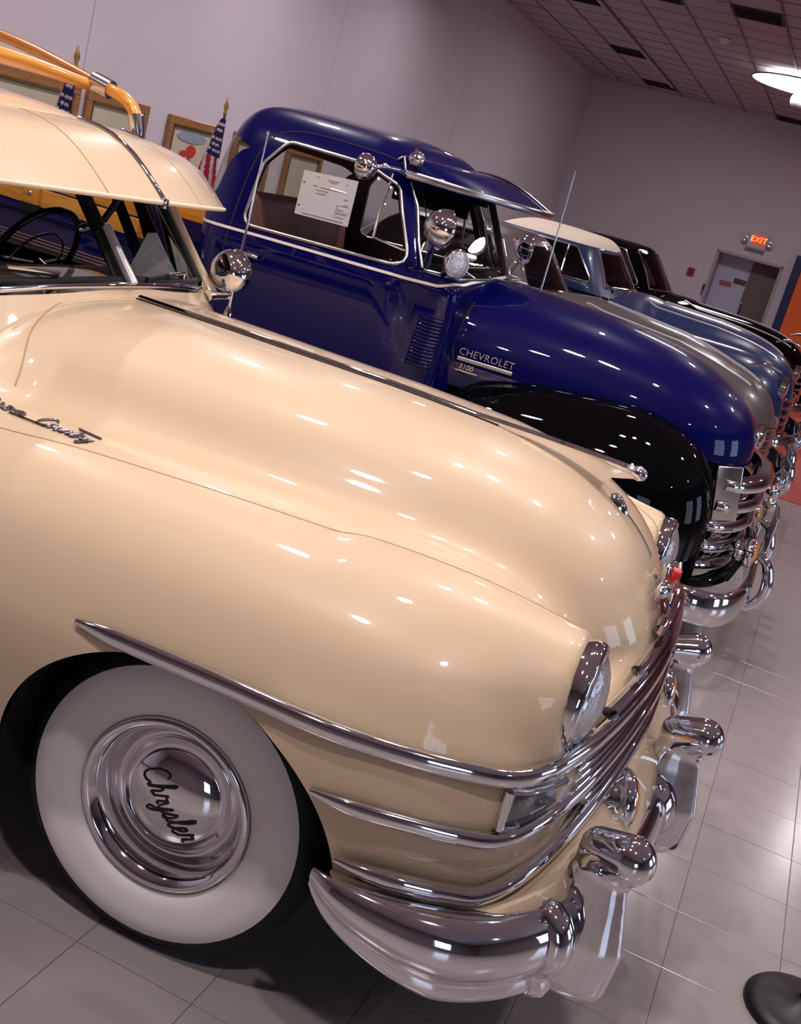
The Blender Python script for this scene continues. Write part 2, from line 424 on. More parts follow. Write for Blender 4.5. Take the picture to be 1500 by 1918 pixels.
VENTM = mat('brown_air_vent', (.045, .028, .026), rough=.7, noise=.1)
ORANGE = mat('orange_board', (.80, .13, .02), rough=.5, noise=.04, nscale=4)
NAVYB = mat('navy_board', (.01, .012, .09), rough=.5, noise=.05)
# floor
fl = structure(mesh('floor', *box(((BX+FX)/2, (NY+FY)/2, -.053), (FX-BX+.4, FY-NY+.4, .1)), GROUT, smooth=False))
TS = .305; GAP = .0018
def tile_geo(x, y, s=TS, gap=GAP, t=.006, b=.0008):
    a = s/2-gap/2; c = a-b
    v = [(x+i*a, y+j*a, -t) for i, j in ((-1, -1), (1, -1), (1, 1), (-1, 1))]+[(x+i*a, y+j*a, -b) for i, j in ((-1, -1), (1, -1), (1, 1), (-1, 1))]+[(x+i*c, y+j*c, 0) for i, j in ((-1, -1), (1, -1), (1, 1), (-1, 1))]
    f = [(8, 9, 10, 11)]+[(k, (k+1) % 4, 4+(k+1) % 4, 4+k) for k in range(4)]+[(4+k, 4+(k+1) % 4, 8+(k+1) % 4, 8+k) for k in range(4)]
    return v, f
tiles = []
for i in range(int((FX-BX)/TS)+1):
    for j in range(int((FY-NY)/TS)+1):
        x = BX+.1+TS*(i+.5)-.1; y = NY+TS*(j+.5); u, v_, z = px_of((x, y, 0))
        if x > FX-.1 or y > FY-.1: continue
        seen = -40 < u < 1540 and -40 < v_ < 1960 and z > 0 and (x > .85 or y < -.62) and y < 9
        tiles.append((0 if seen else 1, z if seen else 0, x, y))
tiles.sort()
rest = {0: MB(), 1: MB()}
tme = [None, None]
for k, (s_, z, x, y) in enumerate(tiles):
    par = (int(round((x-BX)/TS))+int(round((y-NY)/TS))) % 2
    if k < 290 and s_ == 0:
        if tme[par] is None:
            o = mesh('tile', *tile_geo(0, 0), (TILEM, TILEM2)[par], fl, smooth=False); tme[par] = o
        else:
            o = tme[par].copy(); COL.objects.link(o); o.parent = fl
        o.location = (x, y, random.uniform(-.0004, .0))
    else: rest[par].add(tile_geo(x, y))
o = mesh('distant_tiles', rest[0].v+rest[1].v, rest[0].f+[tuple(i+len(rest[0].v) for i in q) for q in rest[1].f], [TILEM, TILEM2], fl, smooth=False)
o.data.polygons.foreach_set('material_index', [0]*len(rest[0].f)+[1]*len(rest[1].f)); o['kind'] = 'stuff'
# walls
wb = structure(mesh('wall_back', *box((BX-.11, (NY+FY)/2, CEIL/2), (.2, FY-NY+.6, CEIL+.3)), WALLM, smooth=False))
ys = [NY-.1, -3.4, .8, 5.02, 9.24, 13.46, 17.68, FY]
for a, b in zip(ys[:-1], ys[1:]):
    mesh('panel', *bbox((BX-.005, (a+b)/2, CEIL/2), (.012, b-a-.010, CEIL-.01), .004), WALLM, wb, smooth=False)
wf = structure(mesh('wall_far', *MB().add(box(((BX-.2-1.56)/2, FY+.3, CEIL/2), (abs(BX-.2+1.56), .6, CEIL+.3))).add(box(((-.36+FX+.2)/2, FY+.3, CEIL/2), (FX+.2+.36, .6, CEIL+.3))).add(box((-.96, FY+.3, (1.95+CEIL+.15)/2), (1.2, .6, CEIL+.15-1.95))).__dict__.values(), WALLM, smooth=False))
structure(mesh('wall_near', *box(((BX+FX)/2, NY-.1, CEIL/2), (FX-BX+.4, .2, CEIL+.3)), WALLD, smooth=False))
wfr = structure(mesh('wall_front', *box((FX+.11, (NY+FY)/2, CEIL/2), (.2, FY-NY+.6, CEIL+.3)), WALLD, smooth=False))
structure(mesh('baseboard_back', *bbox((BX+.012, (NY+FY)/2, .06), (.02, FY-NY-.1, .11), .004), mat('dark_baseboard', (.05, .04, .05), rough=.5, noise=.1), smooth=False))
structure(mesh('baseboard_far', *bbox(((BX-1.56)/2, FY-.012, .06), (abs(BX+1.56)-.05, .02, .11), .004), MATS['dark_baseboard'], smooth=False))
# windows in the front wall and the near wall, daylight behind small panes
DAY = mat('daylight_pane', (.6, .7, .9), rough=.3, emit=(.62, .76, 1.0), estr=4.5, noise=.03)
WINF = mat('window_frame_paint', (.35, .33, .36), rough=.5, noise=.05)
def window(n, c, wy, hz, axis):
    root = structure(mesh('window_%d' % n, *bbox((0, 0, 0), (.06, wy+.12, hz+.12), .01), WINF, smooth=False))
    nx, nz = 4, 3; pw = wy/nx-.04; ph = hz/nz-.04; first = None
    for i in range(nx):
        for j in range(nz):
            if first is None: p = first = mesh('pane', *box((0, 0, 0), (.012, pw, ph)), DAY, root, smooth=False)
            else: p = first.copy(); COL.objects.link(p); p.parent = root
            p.location = (-.032, (i+.5-nx/2)*wy/nx, (j+.5-nz/2)*hz/nz)
    root.location = c
    if axis == 'Y': root.rotation_euler = (0, 0, -pi/2)
    return root
for k, yy in enumerate((.9, 4.6)): window(k+1, (FX-.02, yy, 2.0), 2.1, 2.4, 'X')
window(3, (4.2, NY+.02, 1.8), 1.7, 1.9, 'Y').rotation_euler = (0, 0, -pi/2)
# ceiling: runners and lay-in tiles
ce = structure(mesh('ceiling', *box(((BX+FX)/2, (NY+FY)/2, CEIL+.07), (FX-BX+.4, FY-NY+.4, .1)), CEILM, smooth=False))
G = .61; x0 = -4.99; y0 = NY
holes = {(-3.55, 16.45): 1, (-3.55, 19.35): 1, (-1.05, 19.9): 1, (-3.2, 13.0): 1, (-1.3, 11.75): 1, (-1.95, 11.75): 1}
def cell(x, y): return (int((x-x0)/G), int((y-y0)/G))
hc = {cell(*k) for k in holes}
ct = None; restc = MB()
for i in range(int((FX-x0)/G)+1):
    for j in range(int((FY-y0)/G)+1):
        cx, cy = x0+G*(i+.5), y0+G*(j+.5)
        if cx > FX or cy > FY: continue
        u, v_, z = px_of((cx, cy, CEIL)); a = G-.03
        sx = a if cx-a/2 > BX else None
        if (i, j) in hc: continue
        if -60 < u < 1560 and -60 < v_ < 400 and z > 0:
            if ct is None: o = ct = mesh('ceiling_tile', *bbox((0, 0, 0), (a, a, .016), .005), CEILM, ce, smooth=False)
            else: o = ct.copy(); COL.objects.link(o); o.parent = ce
            o.location = (cx, cy, CEIL+.012+random.uniform(-.002, .002))
        else: restc.add(box((cx, cy, CEIL+.012), (a, a, .016)))
o = mesh('distant_ceiling_tiles', restc.v, restc.f, CEILM, ce, smooth=False); o['kind'] = 'stuff'
run = None; runy = MB()
for i in range(int((FX-x0)/G)+2):
    x = x0+G*i
    if x < BX or x > FX: continue
    if run is None: o = run = mesh('runner', *bbox((0, (NY+FY)/2, 0), (.024, FY-NY, .012), .002), TBAR, ce, smooth=False)
    else: o = run.copy(); COL.objects.link(o); o.parent = ce
    o.location = (x, 0, CEIL)
crs = None
for j in range(1, int((FY-y0)/G)+1):
    if crs is None: o = crs = mesh('cross_runner', *bbox(((BX+FX)/2, 0, 0), (FX-BX, .014, .008), .002), TBAR, ce, smooth=False)
    else: o = crs.copy(); COL.objects.link(o); o.parent = ce
    o.location = (0, y0+G*j, CEIL+.004)
# air vents
nm = {cell(-3.55, 16.45): 'dark brown slatted ceiling vent beside the pale ceiling rail, farther from the corner', cell(-3.55, 19.35): 'dark brown slatted ceiling vent nearest the corner of the two walls',
      cell(-1.05, 19.9): 'dark brown slatted ceiling vent behind the glowing round lamp', cell(-3.2, 13.0): 'dark ceiling vent cut by the top edge, left of the pale rail',
      cell(-1.3, 11.75): 'wide dark ceiling vent at the top edge, right one of a touching pair', cell(-1.95, 11.75): 'wide dark ceiling vent at the top edge, left one of a touching pair'}
for (i, j), lb in nm.items():
    cx, cy = x0+G*(i+.5), y0+G*(j+.5)
    t = thing('ceiling_vent', lb, 'vent', (cx, cy, CEIL), group='ceiling vents')
    fr = MB()
    for sx, sy, w_, d_ in ((0, .285, .60, .03), (0, -.285, .60, .03), (.285, 0, .03, .54), (-.285, 0, .03, .54)): fr.add(bbox((sx, sy, .0), (w_, d_, .03), .004))
    mesh('frame', fr.v, fr.f, VENTM, t, smooth=False); sl = None
    for k in range(9):
        if sl is None: o = sl = mesh('slat', *box((0, 0, 0), (.54, .045, .004), (.6, 0, 0)), VENTM, t, smooth=False)
        else: o = sl.copy(); COL.objects.link(o); o.parent = t
        o.location = (0, -.24+.06*k, .004)
    mesh('backing', *box((0, 0, .03), (.56, .56, .01)), DARK, t, smooth=False)
# pale rail under the ceiling
t = thing('ceiling_rail', 'long thin pale metal rail under the ceiling running to the dark vent', 'rail', (-3.17, 13.2, CEIL-.02))
mesh('rail', *bbox((0, 0, -.008), (.035, 12.2, .03), .004), mat('pale_rail_metal', (.62, .55, .58), rough=.3, metal=.6, noise=.05), t, smooth=False)
for k in range(6): mesh('bracket', *bbox((0, -5.6+2.2*k, .012), (.06, .03, .014), .003), TBAR, t, smooth=False)
# round lamp in view
GLOW = mat('lamp_diffuser', (.9, .88, .9), rough=.4, emit=(1., .95, .97), estr=9., noise=.02)
t = thing('round_ceiling_lamp', 'large glowing round white ceiling lamp with a hanging ball at top right', 'lamp', (-.60, 15.25, CEIL))
mesh('housing', *lathe([(-.085, .30), (-.10, .735), (-.112, .765), (-.122, .765), (-.124, .74)], 48, (0, 0, 1)), mat('lamp_housing', (.10, .08, .09), rough=.4, noise=.1), t)
mesh('diffuser', *lathe([(-.122, .742), (-.138, .6), (-.15, .3), (-.153, 0)], 48, (0, 0, 1)), GLOW, t)
mesh('upper_diffuser', *lathe([(-.10, .72), (-.088, .4), (-.08, .12)], 40, (0, 0, 1)), GLOW, t); mesh('canopy', *lathe([(0, .10), (-.03, .10), (-.09, .06)], 24, (0, 0, 1)), MATS['lamp_housing'], t)
mesh('rod', *tube([(0, -.2, -.14), (0, -.2, -.24)], .008, 8), CHROME, t)
mesh('ball', *lathe([(-.22-.11+.11*cos(a), .11*sin(a)) for a in np.linspace(0, pi, 15)], 24, (0, 0, 1), (0, -.2, 0)), mat('frosted_ball', (.45, .43, .46), rough=.35, noise=.05), t)
ld = bpy.data.lights.new('round_lamp_light', 'AREA'); ld.shape = 'DISK'; ld.size = 1.4; ld.energy = 130; ld.color = (1, .93, .96)
lo = bpy.data.objects.new('round_lamp_light', ld); COL.objects.link(lo); lo.location = (-.60, 15.25, CEIL-.165); lo.parent = None
# unseen fixtures: small can housings added round the light discs
CAN = mat('lamp_can_paint', (.25, .22, .23), rough=.4, noise=.05)
first = None
for k, (x, y, z, s, tl, lo) in enumerate(LAMPS):
    t = thing('unseen_spotlight', 'unseen small round can spotlight hung under the ceiling grid', 'lamp', (x, y, z), group='can spotlights above the cars')
    if first is None:
        a = mesh('can', *lathe([(.15, .03), (.14, s/2+.012), (-.03, s/2+.02), (-.03, s/2+.008), (.012, s/2+.006), (.012, 0)], 24, (0, 0, 1)), CAN, t); first = a
    else:
        a = first.copy(); COL.objects.link(a); a.parent = t; a.scale = (s/.17, s/.17, 1)
# smoke detector
t = thing('smoke_detector', 'small white smoke detector on the ceiling left of the round lamp', 'detector', (-1.61, 13.5, CEIL-.006))
mesh('base', *lathe([(0, .0), (0, .085), (-.02, .085), (-.03, .07)], 24, (0, 0, 1)), mat('white_plastic', (.75, .70, .70), rough=.4, noise=.03), t)
mesh('cover', *lathe([(-.03, .07), (-.055, .055), (-.065, .03), (-.066, 0)], 24, (0, 0, 1)), MATS['white_plastic'], t)
# exit door
d = structure(mesh('door_1', *bbox((-.97, FY+.50, .98), (1.16, .05, 1.94), .006), mat('lavender_door_paint', (.55, .53, .66), rough=.45, noise=.04, nscale=3), smooth=False))
mesh('door_shadow_panel', *bbox((-.645, FY+.46, .975), (.52, .04, 1.90), .006), mat('brown_door_shadow', (.16, .11, .10), rough=.5, noise=.08), d, smooth=False)  # brown panel stands in for the shadow over the door's right half
hd = mesh('handle', *bbox((-.87, FY+.43, .98), (.05, .05, .28), .01), CHROME, d, smooth=False)
pm1 = mat('dull_red_sign', (.42, .10, .14), rough=.5, noise=.1); pm2 = mat('dark_maroon_sign', (.10, .035, .045), rough=.5, noise=.1)
s1 = mesh('sign_plate', *bbox((-1.30, FY+.465, 1.39), (.23, .012, .09), .003), pm1, d, smooth=False); s1['label'] = 'dull red sign plate'
s2 = mesh('sign_plate', *bbox((-1.04, FY+.465, 1.49), (.24, .012, .10), .003), pm2, d, smooth=False); s2['label'] = 'dark maroon sign plate'
jb = MB()
for xx in (-1.575, -.345): jb.add(bbox((xx, FY-.01, .985), (.05, .05, 1.97), .006))
jb.add(bbox((-.96, FY-.01, 1.965), (1.28, .05, .05), .006))
structure(mesh('trim_1', jb.v, jb.f, mat('door_casing_paint', (.42, .37, .40), rough=.5, noise=.04), smooth=False))
# plate left of the door, alarm, exit sign
t = thing('wall_plate', 'narrow dark upright plate on the wall at the left door edge', 'plate', (-1.63, FY-.012, 1.16))
mesh('plate', *bbox((0, 0, .06), (.045, .02, .12), .004), pm2, t, smooth=False); mesh('lower_plate', *bbox((0, 0, -.05), (.045, .02, .08), .004), mat('blue_violet_plate', (.18, .16, .42), rough=.5, noise=.05), t, smooth=False)
t = thing('fire_alarm', 'small square red fire alarm box on the wall left of the door', 'alarm', (-1.95, FY-.03, 1.435))
mesh('case', *bbox((0, 0, 0), (.13, .06, .15), .01), mat('alarm_red', (.34, .02, .035), rough=.4, noise=.08), t, smooth=False); mesh('grille', *bbox((0, -.033, .01), (.07, .008, .07), .003), pm2, t, smooth=False)
t = thing('exit_sign', 'white exit sign box with glowing red letters and two lamp heads above the door', 'sign', (-.93, FY-.06, 2.31))
WP = mat('exit_box_white', (.62, .56, .56), rough=.5, noise=.03)
mesh('case', *bbox((0, 0, 0), (.36, .10, .29), .012), WP, t, smooth=False)
mesh('shelf', *bbox((0, -.02, -.155), (.37, .14, .02), .004), mat('exit_shelf_grey', (.30, .27, .33), rough=.5, noise=.05), t, smooth=False)
mesh('letter_panel', *bbox((.02, -.054, .02), (.24, .008, .17), .003), mat('exit_panel_red', (.5, .03, .02), rough=.4, emit=(1., .05, .02), estr=.75, noise=.05), t, smooth=False)
lt = mesh('lettering', *xform(text_mesh('EXIT', .15, .006), Matrix.Translation((.02, -.061, .02)) @ Matrix.Rotation(pi/2, 4, 'X')), mat('exit_letter_glow', (.9, .3, .1), rough=.4, emit=(1., .26, .06), estr=3.2, noise=.03), t, smooth=False)
for sx in (-1, 1):
    h = mesh('lamp_head', *lathe([(0, .0), (.0, .03), (.05, .055), (.07, .058), (.072, .05), (.06, 0)], 18, (0, -1, 0), (sx*.235, .0, -.02)), CHROME2, t)
    mesh('bracket', *bbox((sx*.195, .02, -.02), (.06, .02, .02), .004), WP, h, smooth=False)
tag(mesh('red_floor_sheet', *bbox((3.35, 13.45, .0045), (5.6, 11.9, .007), .003), mat('red_floor_colour', (.40, .055, .045), rough=.55, spec=.4, noise=.12, nscale=40, bump=.4, bscale=500), smooth=False), 'flat dull red sheet colouring the floor at the right edge, before the orange partition', 'carpet')  # flat red sheet put in for floor colour; reflection alone came out too weak
# orange partition with navy edging
t = thing('orange_partition', 'orange partition board with a navy blue edge right of the exit door', 'partition', (0, FY-.35, 0))
mesh('board', *bbox((2.3, 0, 1.12), (4.55, .05, 2.2), .006), ORANGE, t, smooth=False)
mesh('navy_edge', *bbox((-.06, -.005, 1.12), (.15, .07, 2.26), .006), NAVYB, t, smooth=False)
mesh('navy_edge', *bbox((2.3, -.005, 2.205), (4.57, .07, .09), .006), NAVYB, t, smooth=False)
mesh('foot', *bbox((2.3, 0, .02), (4.4, .4, .03), .006), NAVYB, t, smooth=False)

# ------------------------------------------------------------------ cream sedan (local frame: x forward, y to its left, front axle at x = 0)
CR = thing('cream_sedan', 'cream vintage sedan with whitewall tyre, chrome grille and wooden roof rack, nearest the camera', 'car', (0, 0, 0), .0333)
def sel(g, m_): return np.abs(g)**m_
def cr_body(P):
    x, y, z = P[:, 0], np.abs(P[:, 1]), P[:, 2]
    # hood
    zt = np.interp(x, [-1.6, -.9, -.5, 0, .3, .55, .8], [1.262, 1.262, 1.262, 1.258, 1.248, 1.228, 1.20])
    wh = np.interp(x, [-1.6, -.9, -.3, .3, .8], [.70, .63, .565, .52, .485])
    xf = np.interp(z, [.6, .8, .92, 1.0, 1.2], [.84, .862, .85, .825, .80])
    u = y/wh; v = np.maximum(z-.78, 0)/(zt-.78); w_ = np.maximum(x-.12, 0)/(xf-.12); n = 3.0; mm = 3.3
    g = ((u**n+v**n)**(mm/n)+w_**mm)**(1/mm); hood = (g-1)*.42
    # fender
    low = np.maximum(.75-z, 0); ry = .364-.24*low**1.25
    u = np.abs(y-.62)/ry; v = np.maximum(z-.62, 0)/.43; w_ = np.maximum(x-.24, 0)/np.interp(z, [.74, .82, .90, 1.05], [.565, .525, .500, .49]); n = 2.3; mm = np.interp(z, [.76, .93], [2.5, 3.4])
    ub = np.maximum(-x-.85, 0)*.10
    g = ((u**n+v**n)**(mm/n)+w_**mm)**(1/mm); fen = (g-1)*.36+ub
    # headlamp bucket fairing
    q = np.sqrt((y-.655)**2+(z-.895)**2); cap = q-.128
    buck = smax(smax(cap, x-.742, .03), .25-x, .05)
    pg = ((np.maximum(x-.2, 0)/.652)**3+(y/(.938-.16*np.maximum(.74-z, 0)))**3)**(1/3.)-1; tp = z-(.79+.085*np.maximum(1-(y/.62)**2, 0))
    front = smax(pg*.6, tp, .06); front = smax(front, -x+.25, .05)
    f = smin(hood, fen, .075); f = smin(f, front, .055); f = smin(f, buck, .09)
    # rear body
    u = y/(.90-.04*np.maximum(-x-2.6, 0)); v = np.maximum(z-.75, 0)/.42; w_ = np.maximum(-x-2.9, 0)/1.6
    g = ((u**3+v**3)**(1.)+w_**3)**(1/3.); rb = (g-1)*.42
    rb = smax(rb, x+.75, .1)
    return smin(f, rb, .10)
def cr_cab(P):
    x, y, z = P[:, 0], np.abs(P[:, 1]), P[:, 2]
    hw = .82-.33*np.maximum(z-1.12, 0)-.10*np.maximum(z-1.45, 0)
    ws = (x+.845+.35*(y/.66)**2*.47+(z-1.29)*.88)/1.332           # windscreen plane, slightly wrapped
    rr = (-x-2.95+(z-1.15)*.9)/1.35
    top = z-(1.722-.085*(y/.6)**2-.03*((x+1.9)/.8)**2)
    return smax(smax(top, y-hw, .16), smax(ws, rr, .1), .09)
V, Fc = surfnet(cr_body, (-1.25, -1.05, .30), (.92, 1.05, 1.36), .0165)
arch = lambda P: np.where(np.abs(P[:, 1]) > .45, (np.hypot((P[:, 0]-.03)/.41, (P[:, 2]-.385)/.388)-1)*.4, 1.)
arch2 = lambda P: np.where(np.abs(P[:, 1]) > .45, np.maximum(np.maximum(np.abs(P[:, 0]-.03)-.41, P[:, 2]-.40), arch(P)*0-1), 1.)
V, Fc = clip(V, Fc, lambda P: P[:, 2]-.335-.085*np.clip((P[:, 0]-.38)/.08, 0, 1))
CABCUT = lambda P: np.maximum(cr_cab(P)+.045, P[:, 0]+1.13)
V, Fc = clip(V, Fc, CABCUT)
V, Fc = clip(V, Fc, lambda P: np.where(np.abs(P[:, 1]) > .40, np.maximum(arch(P), -1e3)*np.where(P[:, 2] < .385, 0, 1)+np.where(P[:, 2] < .385, np.abs(P[:, 0]-.03)-.41, 0), 1.))
mesh('front_body', V, Fc, CREAM, CR)
V, Fc = surfnet(cr_body, (-4.6, -1.05, .30), (-1.235, 1.05, 1.36), .045); V, Fc = clip(V, Fc, lambda P: P[:, 2]-.335); V, Fc = clip(V, Fc, CABCUT)
V, Fc = clip(V, Fc, lambda P: np.where(np.abs(P[:, 1]) > .4, np.hypot(P[:, 0]+3.08, P[:, 2]-.36)-.40, 1.))
mesh('rear_body', V, Fc, CREAM, CR)
# wheel wells and underside
mb = MB()
for s in (-1, 1):
    for cx in (.03, -3.08):
        a = np.linspace(-.25, pi+.25, 25); p = [(cx+.42*cos(t), .385+.42*sin(t)) for t in a]; n0 = len(mb.v)
        vv = []; ff = []
        for (X_, Z_) in p: vv += [(X_, s*.90, Z_), (X_, s*.45, Z_)]
        for i in range(len(p)-1): ff.append((2*i, 2*i+1, 2*i+3, 2*i+2))
        vv.append((cx, s*.45, .385)); k = len(vv)-1
        for i in range(len(p)-1): ff.append((2*i+1, k, 2*i+3))
        mb.add((vv, ff))
mb.add(box((-1.8, 0, .31), (4.6, 1.5, .05))).add(box((.05, 0, .33), (1.3, .85, .06)))
mesh('underside', mb.v, mb.f, DARK, CR, smooth=False)
# trims, seams
def cr_plan(x): pass
PLAN = [(.30, .968), (.50, .950), (.62, .915), (.70, .872), (.76, .795), (.81, .65), (.845, .48), (.868, .30), (.880, .12), (.882, 0)]
def bar_path(xr, yr, zside, zc, dx=0., half=False, zfun=None):
    """path from the tail of the side trim round the corner to the centre line, near side (y < 0)"""
    pts = [(xr, -yr-.001)] + [(x+dx, -y) for x, y in PLAN if x > xr+.08]
    P = spline([(a, b, 0) for a, b in pts], 6)
    t = np.clip((P[:, 0]-.70)/.18, 0, 1); P[:, 2] = zside+(zc-zside)*t**1.5
    return P
def both(P):
    Q = P[::-1].copy(); Q = Q[1:]; Q[:, 1] *= -1; return np.vstack([P, Q])
def cr_trim(name, xr, zside, zc, a, b, dx=0.):
    p = bar_path(xr, 1., zside, zc, dx)
    side = p[:, 0] < .62                       # seat the side trim on the fender skin
    q = p[side].copy(); q[:, 1] = solve_axis(cr_body, q, 1, -1.15, -.6)[:, 1]-.006
    bl = np.clip((p[side][:, 0]-.38)/.24, 0, 1); p[side, 1] = q[:, 1]*(1-bl)+p[side][:, 1]*bl
    p = both(p); L = np.concatenate([[0], np.cumsum(np.linalg.norm(np.diff(p, axis=0), axis=1))]); d = np.minimum(L, L[-1]-L)
    s = np.clip((d/.10), .12, 1)**.5
    return mesh(name, *sweep(p, roundsec(a, b, 12, 2.6), [(k, k) for k in s]), CHROME, CR)
o = cr_trim('grille_bar', -.215, .777, .835, .0165, .0195); o['label'] = 'uppermost bar, swept far back over the wheel arch'
cr_trim('grille_bar', .355, .640, .755, .0155, .0175, .008)
cr_trim('grille_bar', .435, .512, .672, .017, .0185, .012)
# thinner bars of the front lattice, between and above the long bars
def short_bar(y0, zs, zc, dx, r, xt=.70):
    P = spline([(x+dx, -y, 0) for x, y in PLAN], 6); t = np.clip((P[:, 0]-dx-xt)/.18, 0, 1); P[:, 2] = zs+(zc-zs)*t**1.5
    P = P[np.abs(P[:, 1]) < y0]; p = both(P); return mesh('thin_grille_bar', *sweep(p, roundsec(r*1.5, r, 8)), CHROME, CR)
for k in range(1, 4): short_bar(.68, .772+(.64-.772)*k/4, .835+(.755-.835)*k/4, -.002, .0105)
for k in range(1, 4): short_bar(.66-.03*k, .640+(.512-.640)*k/4, .755+(.672-.755)*k/4, .004, .010)
short_bar(.58, .812, .872, -.006, .014); short_bar(.40, .842, .905, -.012, .014); short_bar(.20, .87, .935, -.018, .014)
# lattice posts standing between the bars
for yy in (.06, .20, .34, .47, .58, .67):
    for s in (-1, 1):
        xx = np.interp(yy, [b for a, b in PLAN[::-1]], [a for a, b in PLAN[::-1]]); tt = max(0, min(1, (xx-.70)/.18))**1.5
        zt_, zb_ = .772+(.835-.772)*tt, .512+(.672-.512)*tt
        mesh('grille_post', *tube([(xx-.012, s*yy, zb_), (xx-.018, s*yy, zt_)], .009, 6), CHROME, CR)
# dark lattice backing
P = spline([(x-.020, -y, 0) for x, y in PLAN], 6); P = P[np.abs(P[:, 1]) < .66]; P = both(P); vv = []; ff = []
for i, p in enumerate(P):
    tt = max(0, min(1, (p[0]+.02-.70)/.18))**1.5; vv += [(p[0], p[1], .51+(.66-.51)*tt), (p[0]-.004, p[1], .77+(.835-.77)*tt)]
for i in range(len(P)-1): ff.append((2*i, 2*i+1, 2*i+3, 2*i+2))
mesh('grille_backing', vv, ff, mat('grille_shadow', (.05, .04, .045), rough=.35, metal=.7, noise=.1), CR)
# parking lamps set in the corner between the two upper bars
for s in (-1, 1):
    P = spline([(x, -y, 0) for x, y in PLAN], 10); P = P[(np.abs(P[:, 1]) < .872) & (np.abs(P[:, 1]) > .715)]
    if s > 0: P = P[::-1]*[1, -1, 1]
    lp = MB()
    for zz in (.664, .748): Q = P.copy(); Q[:, 2] = zz; lp.add(sweep(Q, roundsec(.012, .008, 6)))
    for q in (P[0], P[-1]): lp.add(tube([(q[0], q[1], .664), (q[0], q[1], .748)], .011, 8))
    fr = mesh('parking_lamp', lp.v, lp.f, CHROME, CR)
    Q = P.copy(); Q[:, 2] = .706; mesh('lens', *sweep(Q, roundsec(.004, .038, 8, 4)), DLENS, fr)
# splash apron between grille and bumper
ap = [(.52, .942), (.57, .934), (.66, .90), (.76, .80), (.83, .66), (.875, .48), (.90, .30), (.91, 0)]
A0 = spline([(x-.02, -y+.01, 0) for x, y in ap], 6); A0[:, 2] = .50+.13*np.clip((A0[:, 0]-.70)/.19, 0, 1)**1.5
A1 = spline([(x+.045, -y-.01, 0) for x, y in ap], 6); A1[:, 2] = .475+.085*np.clip((A1[:, 0]-.70)/.19, 0, 1)
A2 = spline([(x+.08, -y-.012, 0) for x, y in ap], 6); A2[:, 2] = .44+.03*np.clip((A2[:, 0]-.70)/.19, 0, 1)
A3 = spline([(x+.07, -y, 0) for x, y in ap], 6); A3[:, 2] = .385
rows = [both(a) for a in (A0, A1, A2, A3)]; k = len(rows[0]); vv = np.vstack(rows); ff = [(j*k+i, j*k+i+1, (j+1)*k+i+1, (j+1)*k+i) for j in range(3) for i in range(k-1)]
mesh('splash_apron', vv, [tuple(reversed(q)) for q in ff], CREAM, CR)
# headlamps
for s in (-1, 1):
    c = (.757, s*.655, .895); ax = (1, 0, -.02)
    h = mesh('headlamp', *lathe([(-.022, .117), (-.008, .122), (.005, .1235), (.015, .121), (.021, .115), (.021, .109), (.010, .105)], 48, ax, c), CHROME, CR)
    mesh('lens', *lathe([(.012, .107), (.030, .092), (.044, .062), (.052, .03), (.054, 0.)], 40, ax, c), LENS, h)
    mesh('bezel_edge', *lathe([(.018, .113), (.025, .111), (.025, .107), (.012, .105)], 40, ax, c), CHROME2, h)
    mesh('lower_clip', *bbox((c[0]+.025, c[1], c[2]-.116), (.03, .026, .03), .008), CHROME, h)
# bumper
BP = [(.428, .945), (.53, .958), (.66, .942), (.775, .888), (.86, .79), (.915, .66), (.955, .46), (.98, .24), (.99, 0)]
P = both(spline([(x-.03, -y, .40) for x, y in BP], 8)); L = np.concatenate([[0], np.cumsum(np.linalg.norm(np.diff(P, axis=0), axis=1))]); dd = np.minimum(L, L[-1]-L)
sc = np.clip((dd+.012)/.30, .02, 1)**.45; P[:, 2] = .47-.075*sc+.015*np.clip((P[:, 0]-.7)/.25, 0, 1)
sec = [(-.02, .095), (.012, .100), (.038, .088), (.056, .062), (.064, .03), (.060, .0), (.050, -.022), (.040, -.032), (.040, -.045), (.046, -.06), (.043, -.072), (.030, -.086), (.006, -.092), (-.01, -.088), (.015, -.06), (.02, 0), (.0, .07)]
mesh('bumper', *sweep(P, sec, [(max(k, .25), k) for k in sc]), CHROME, CR)
for s in (-1, 1):
    mesh('bumper_bolt', *lathe([(-.01, .016), (.004, .015), (.010, .010), (.012, 0)], 16, (.72, s*.69, 0), (.775, s*.892, .362)), CHROME, CR)
    mesh('bumper_slot', *bbox((.800, s*.874, .340), (.05, .012, .016), .005, (0, 0, -s*.75)), DARK, CR)
# bumper guards
def guard_fn(P):
    x, y, z = P[:, 0], P[:, 1], P[:, 2]
    q = P-V3([.0, 0, .20]); ca_, sa_ = cos(.18), sin(.18)
    u = q[:, 0]*ca_+q[:, 2]*sa_; v = -q[:, 0]*sa_+q[:, 2]*ca_
    t = np.clip(u, -.030, .040); knob = np.sqrt((u-t)**2+y*y+v*v)-(.046+.12*t)
    hw = np.interp(z, [-.17, -.10, .0, .10, .2], [.058, .068, .062, .046, .034]); xf = np.interp(z, [-.17, -.10, .0, .10, .2], [.045, .080, .088, .062, .035])
    bl = (np.sqrt((np.maximum(x+.075, 0)/(xf+.075))**2+(y/hw)**2)-1)*.05
    bl = smax(bl, smax(-x-.075, np.abs(z-.02)-.16, .06), .03)
    return smin(knob, bl, .022)
GV, GF = surfnet(guard_fn, (-.16, -.12, -.20), (.16, .12, .30), .0085)
gd = None
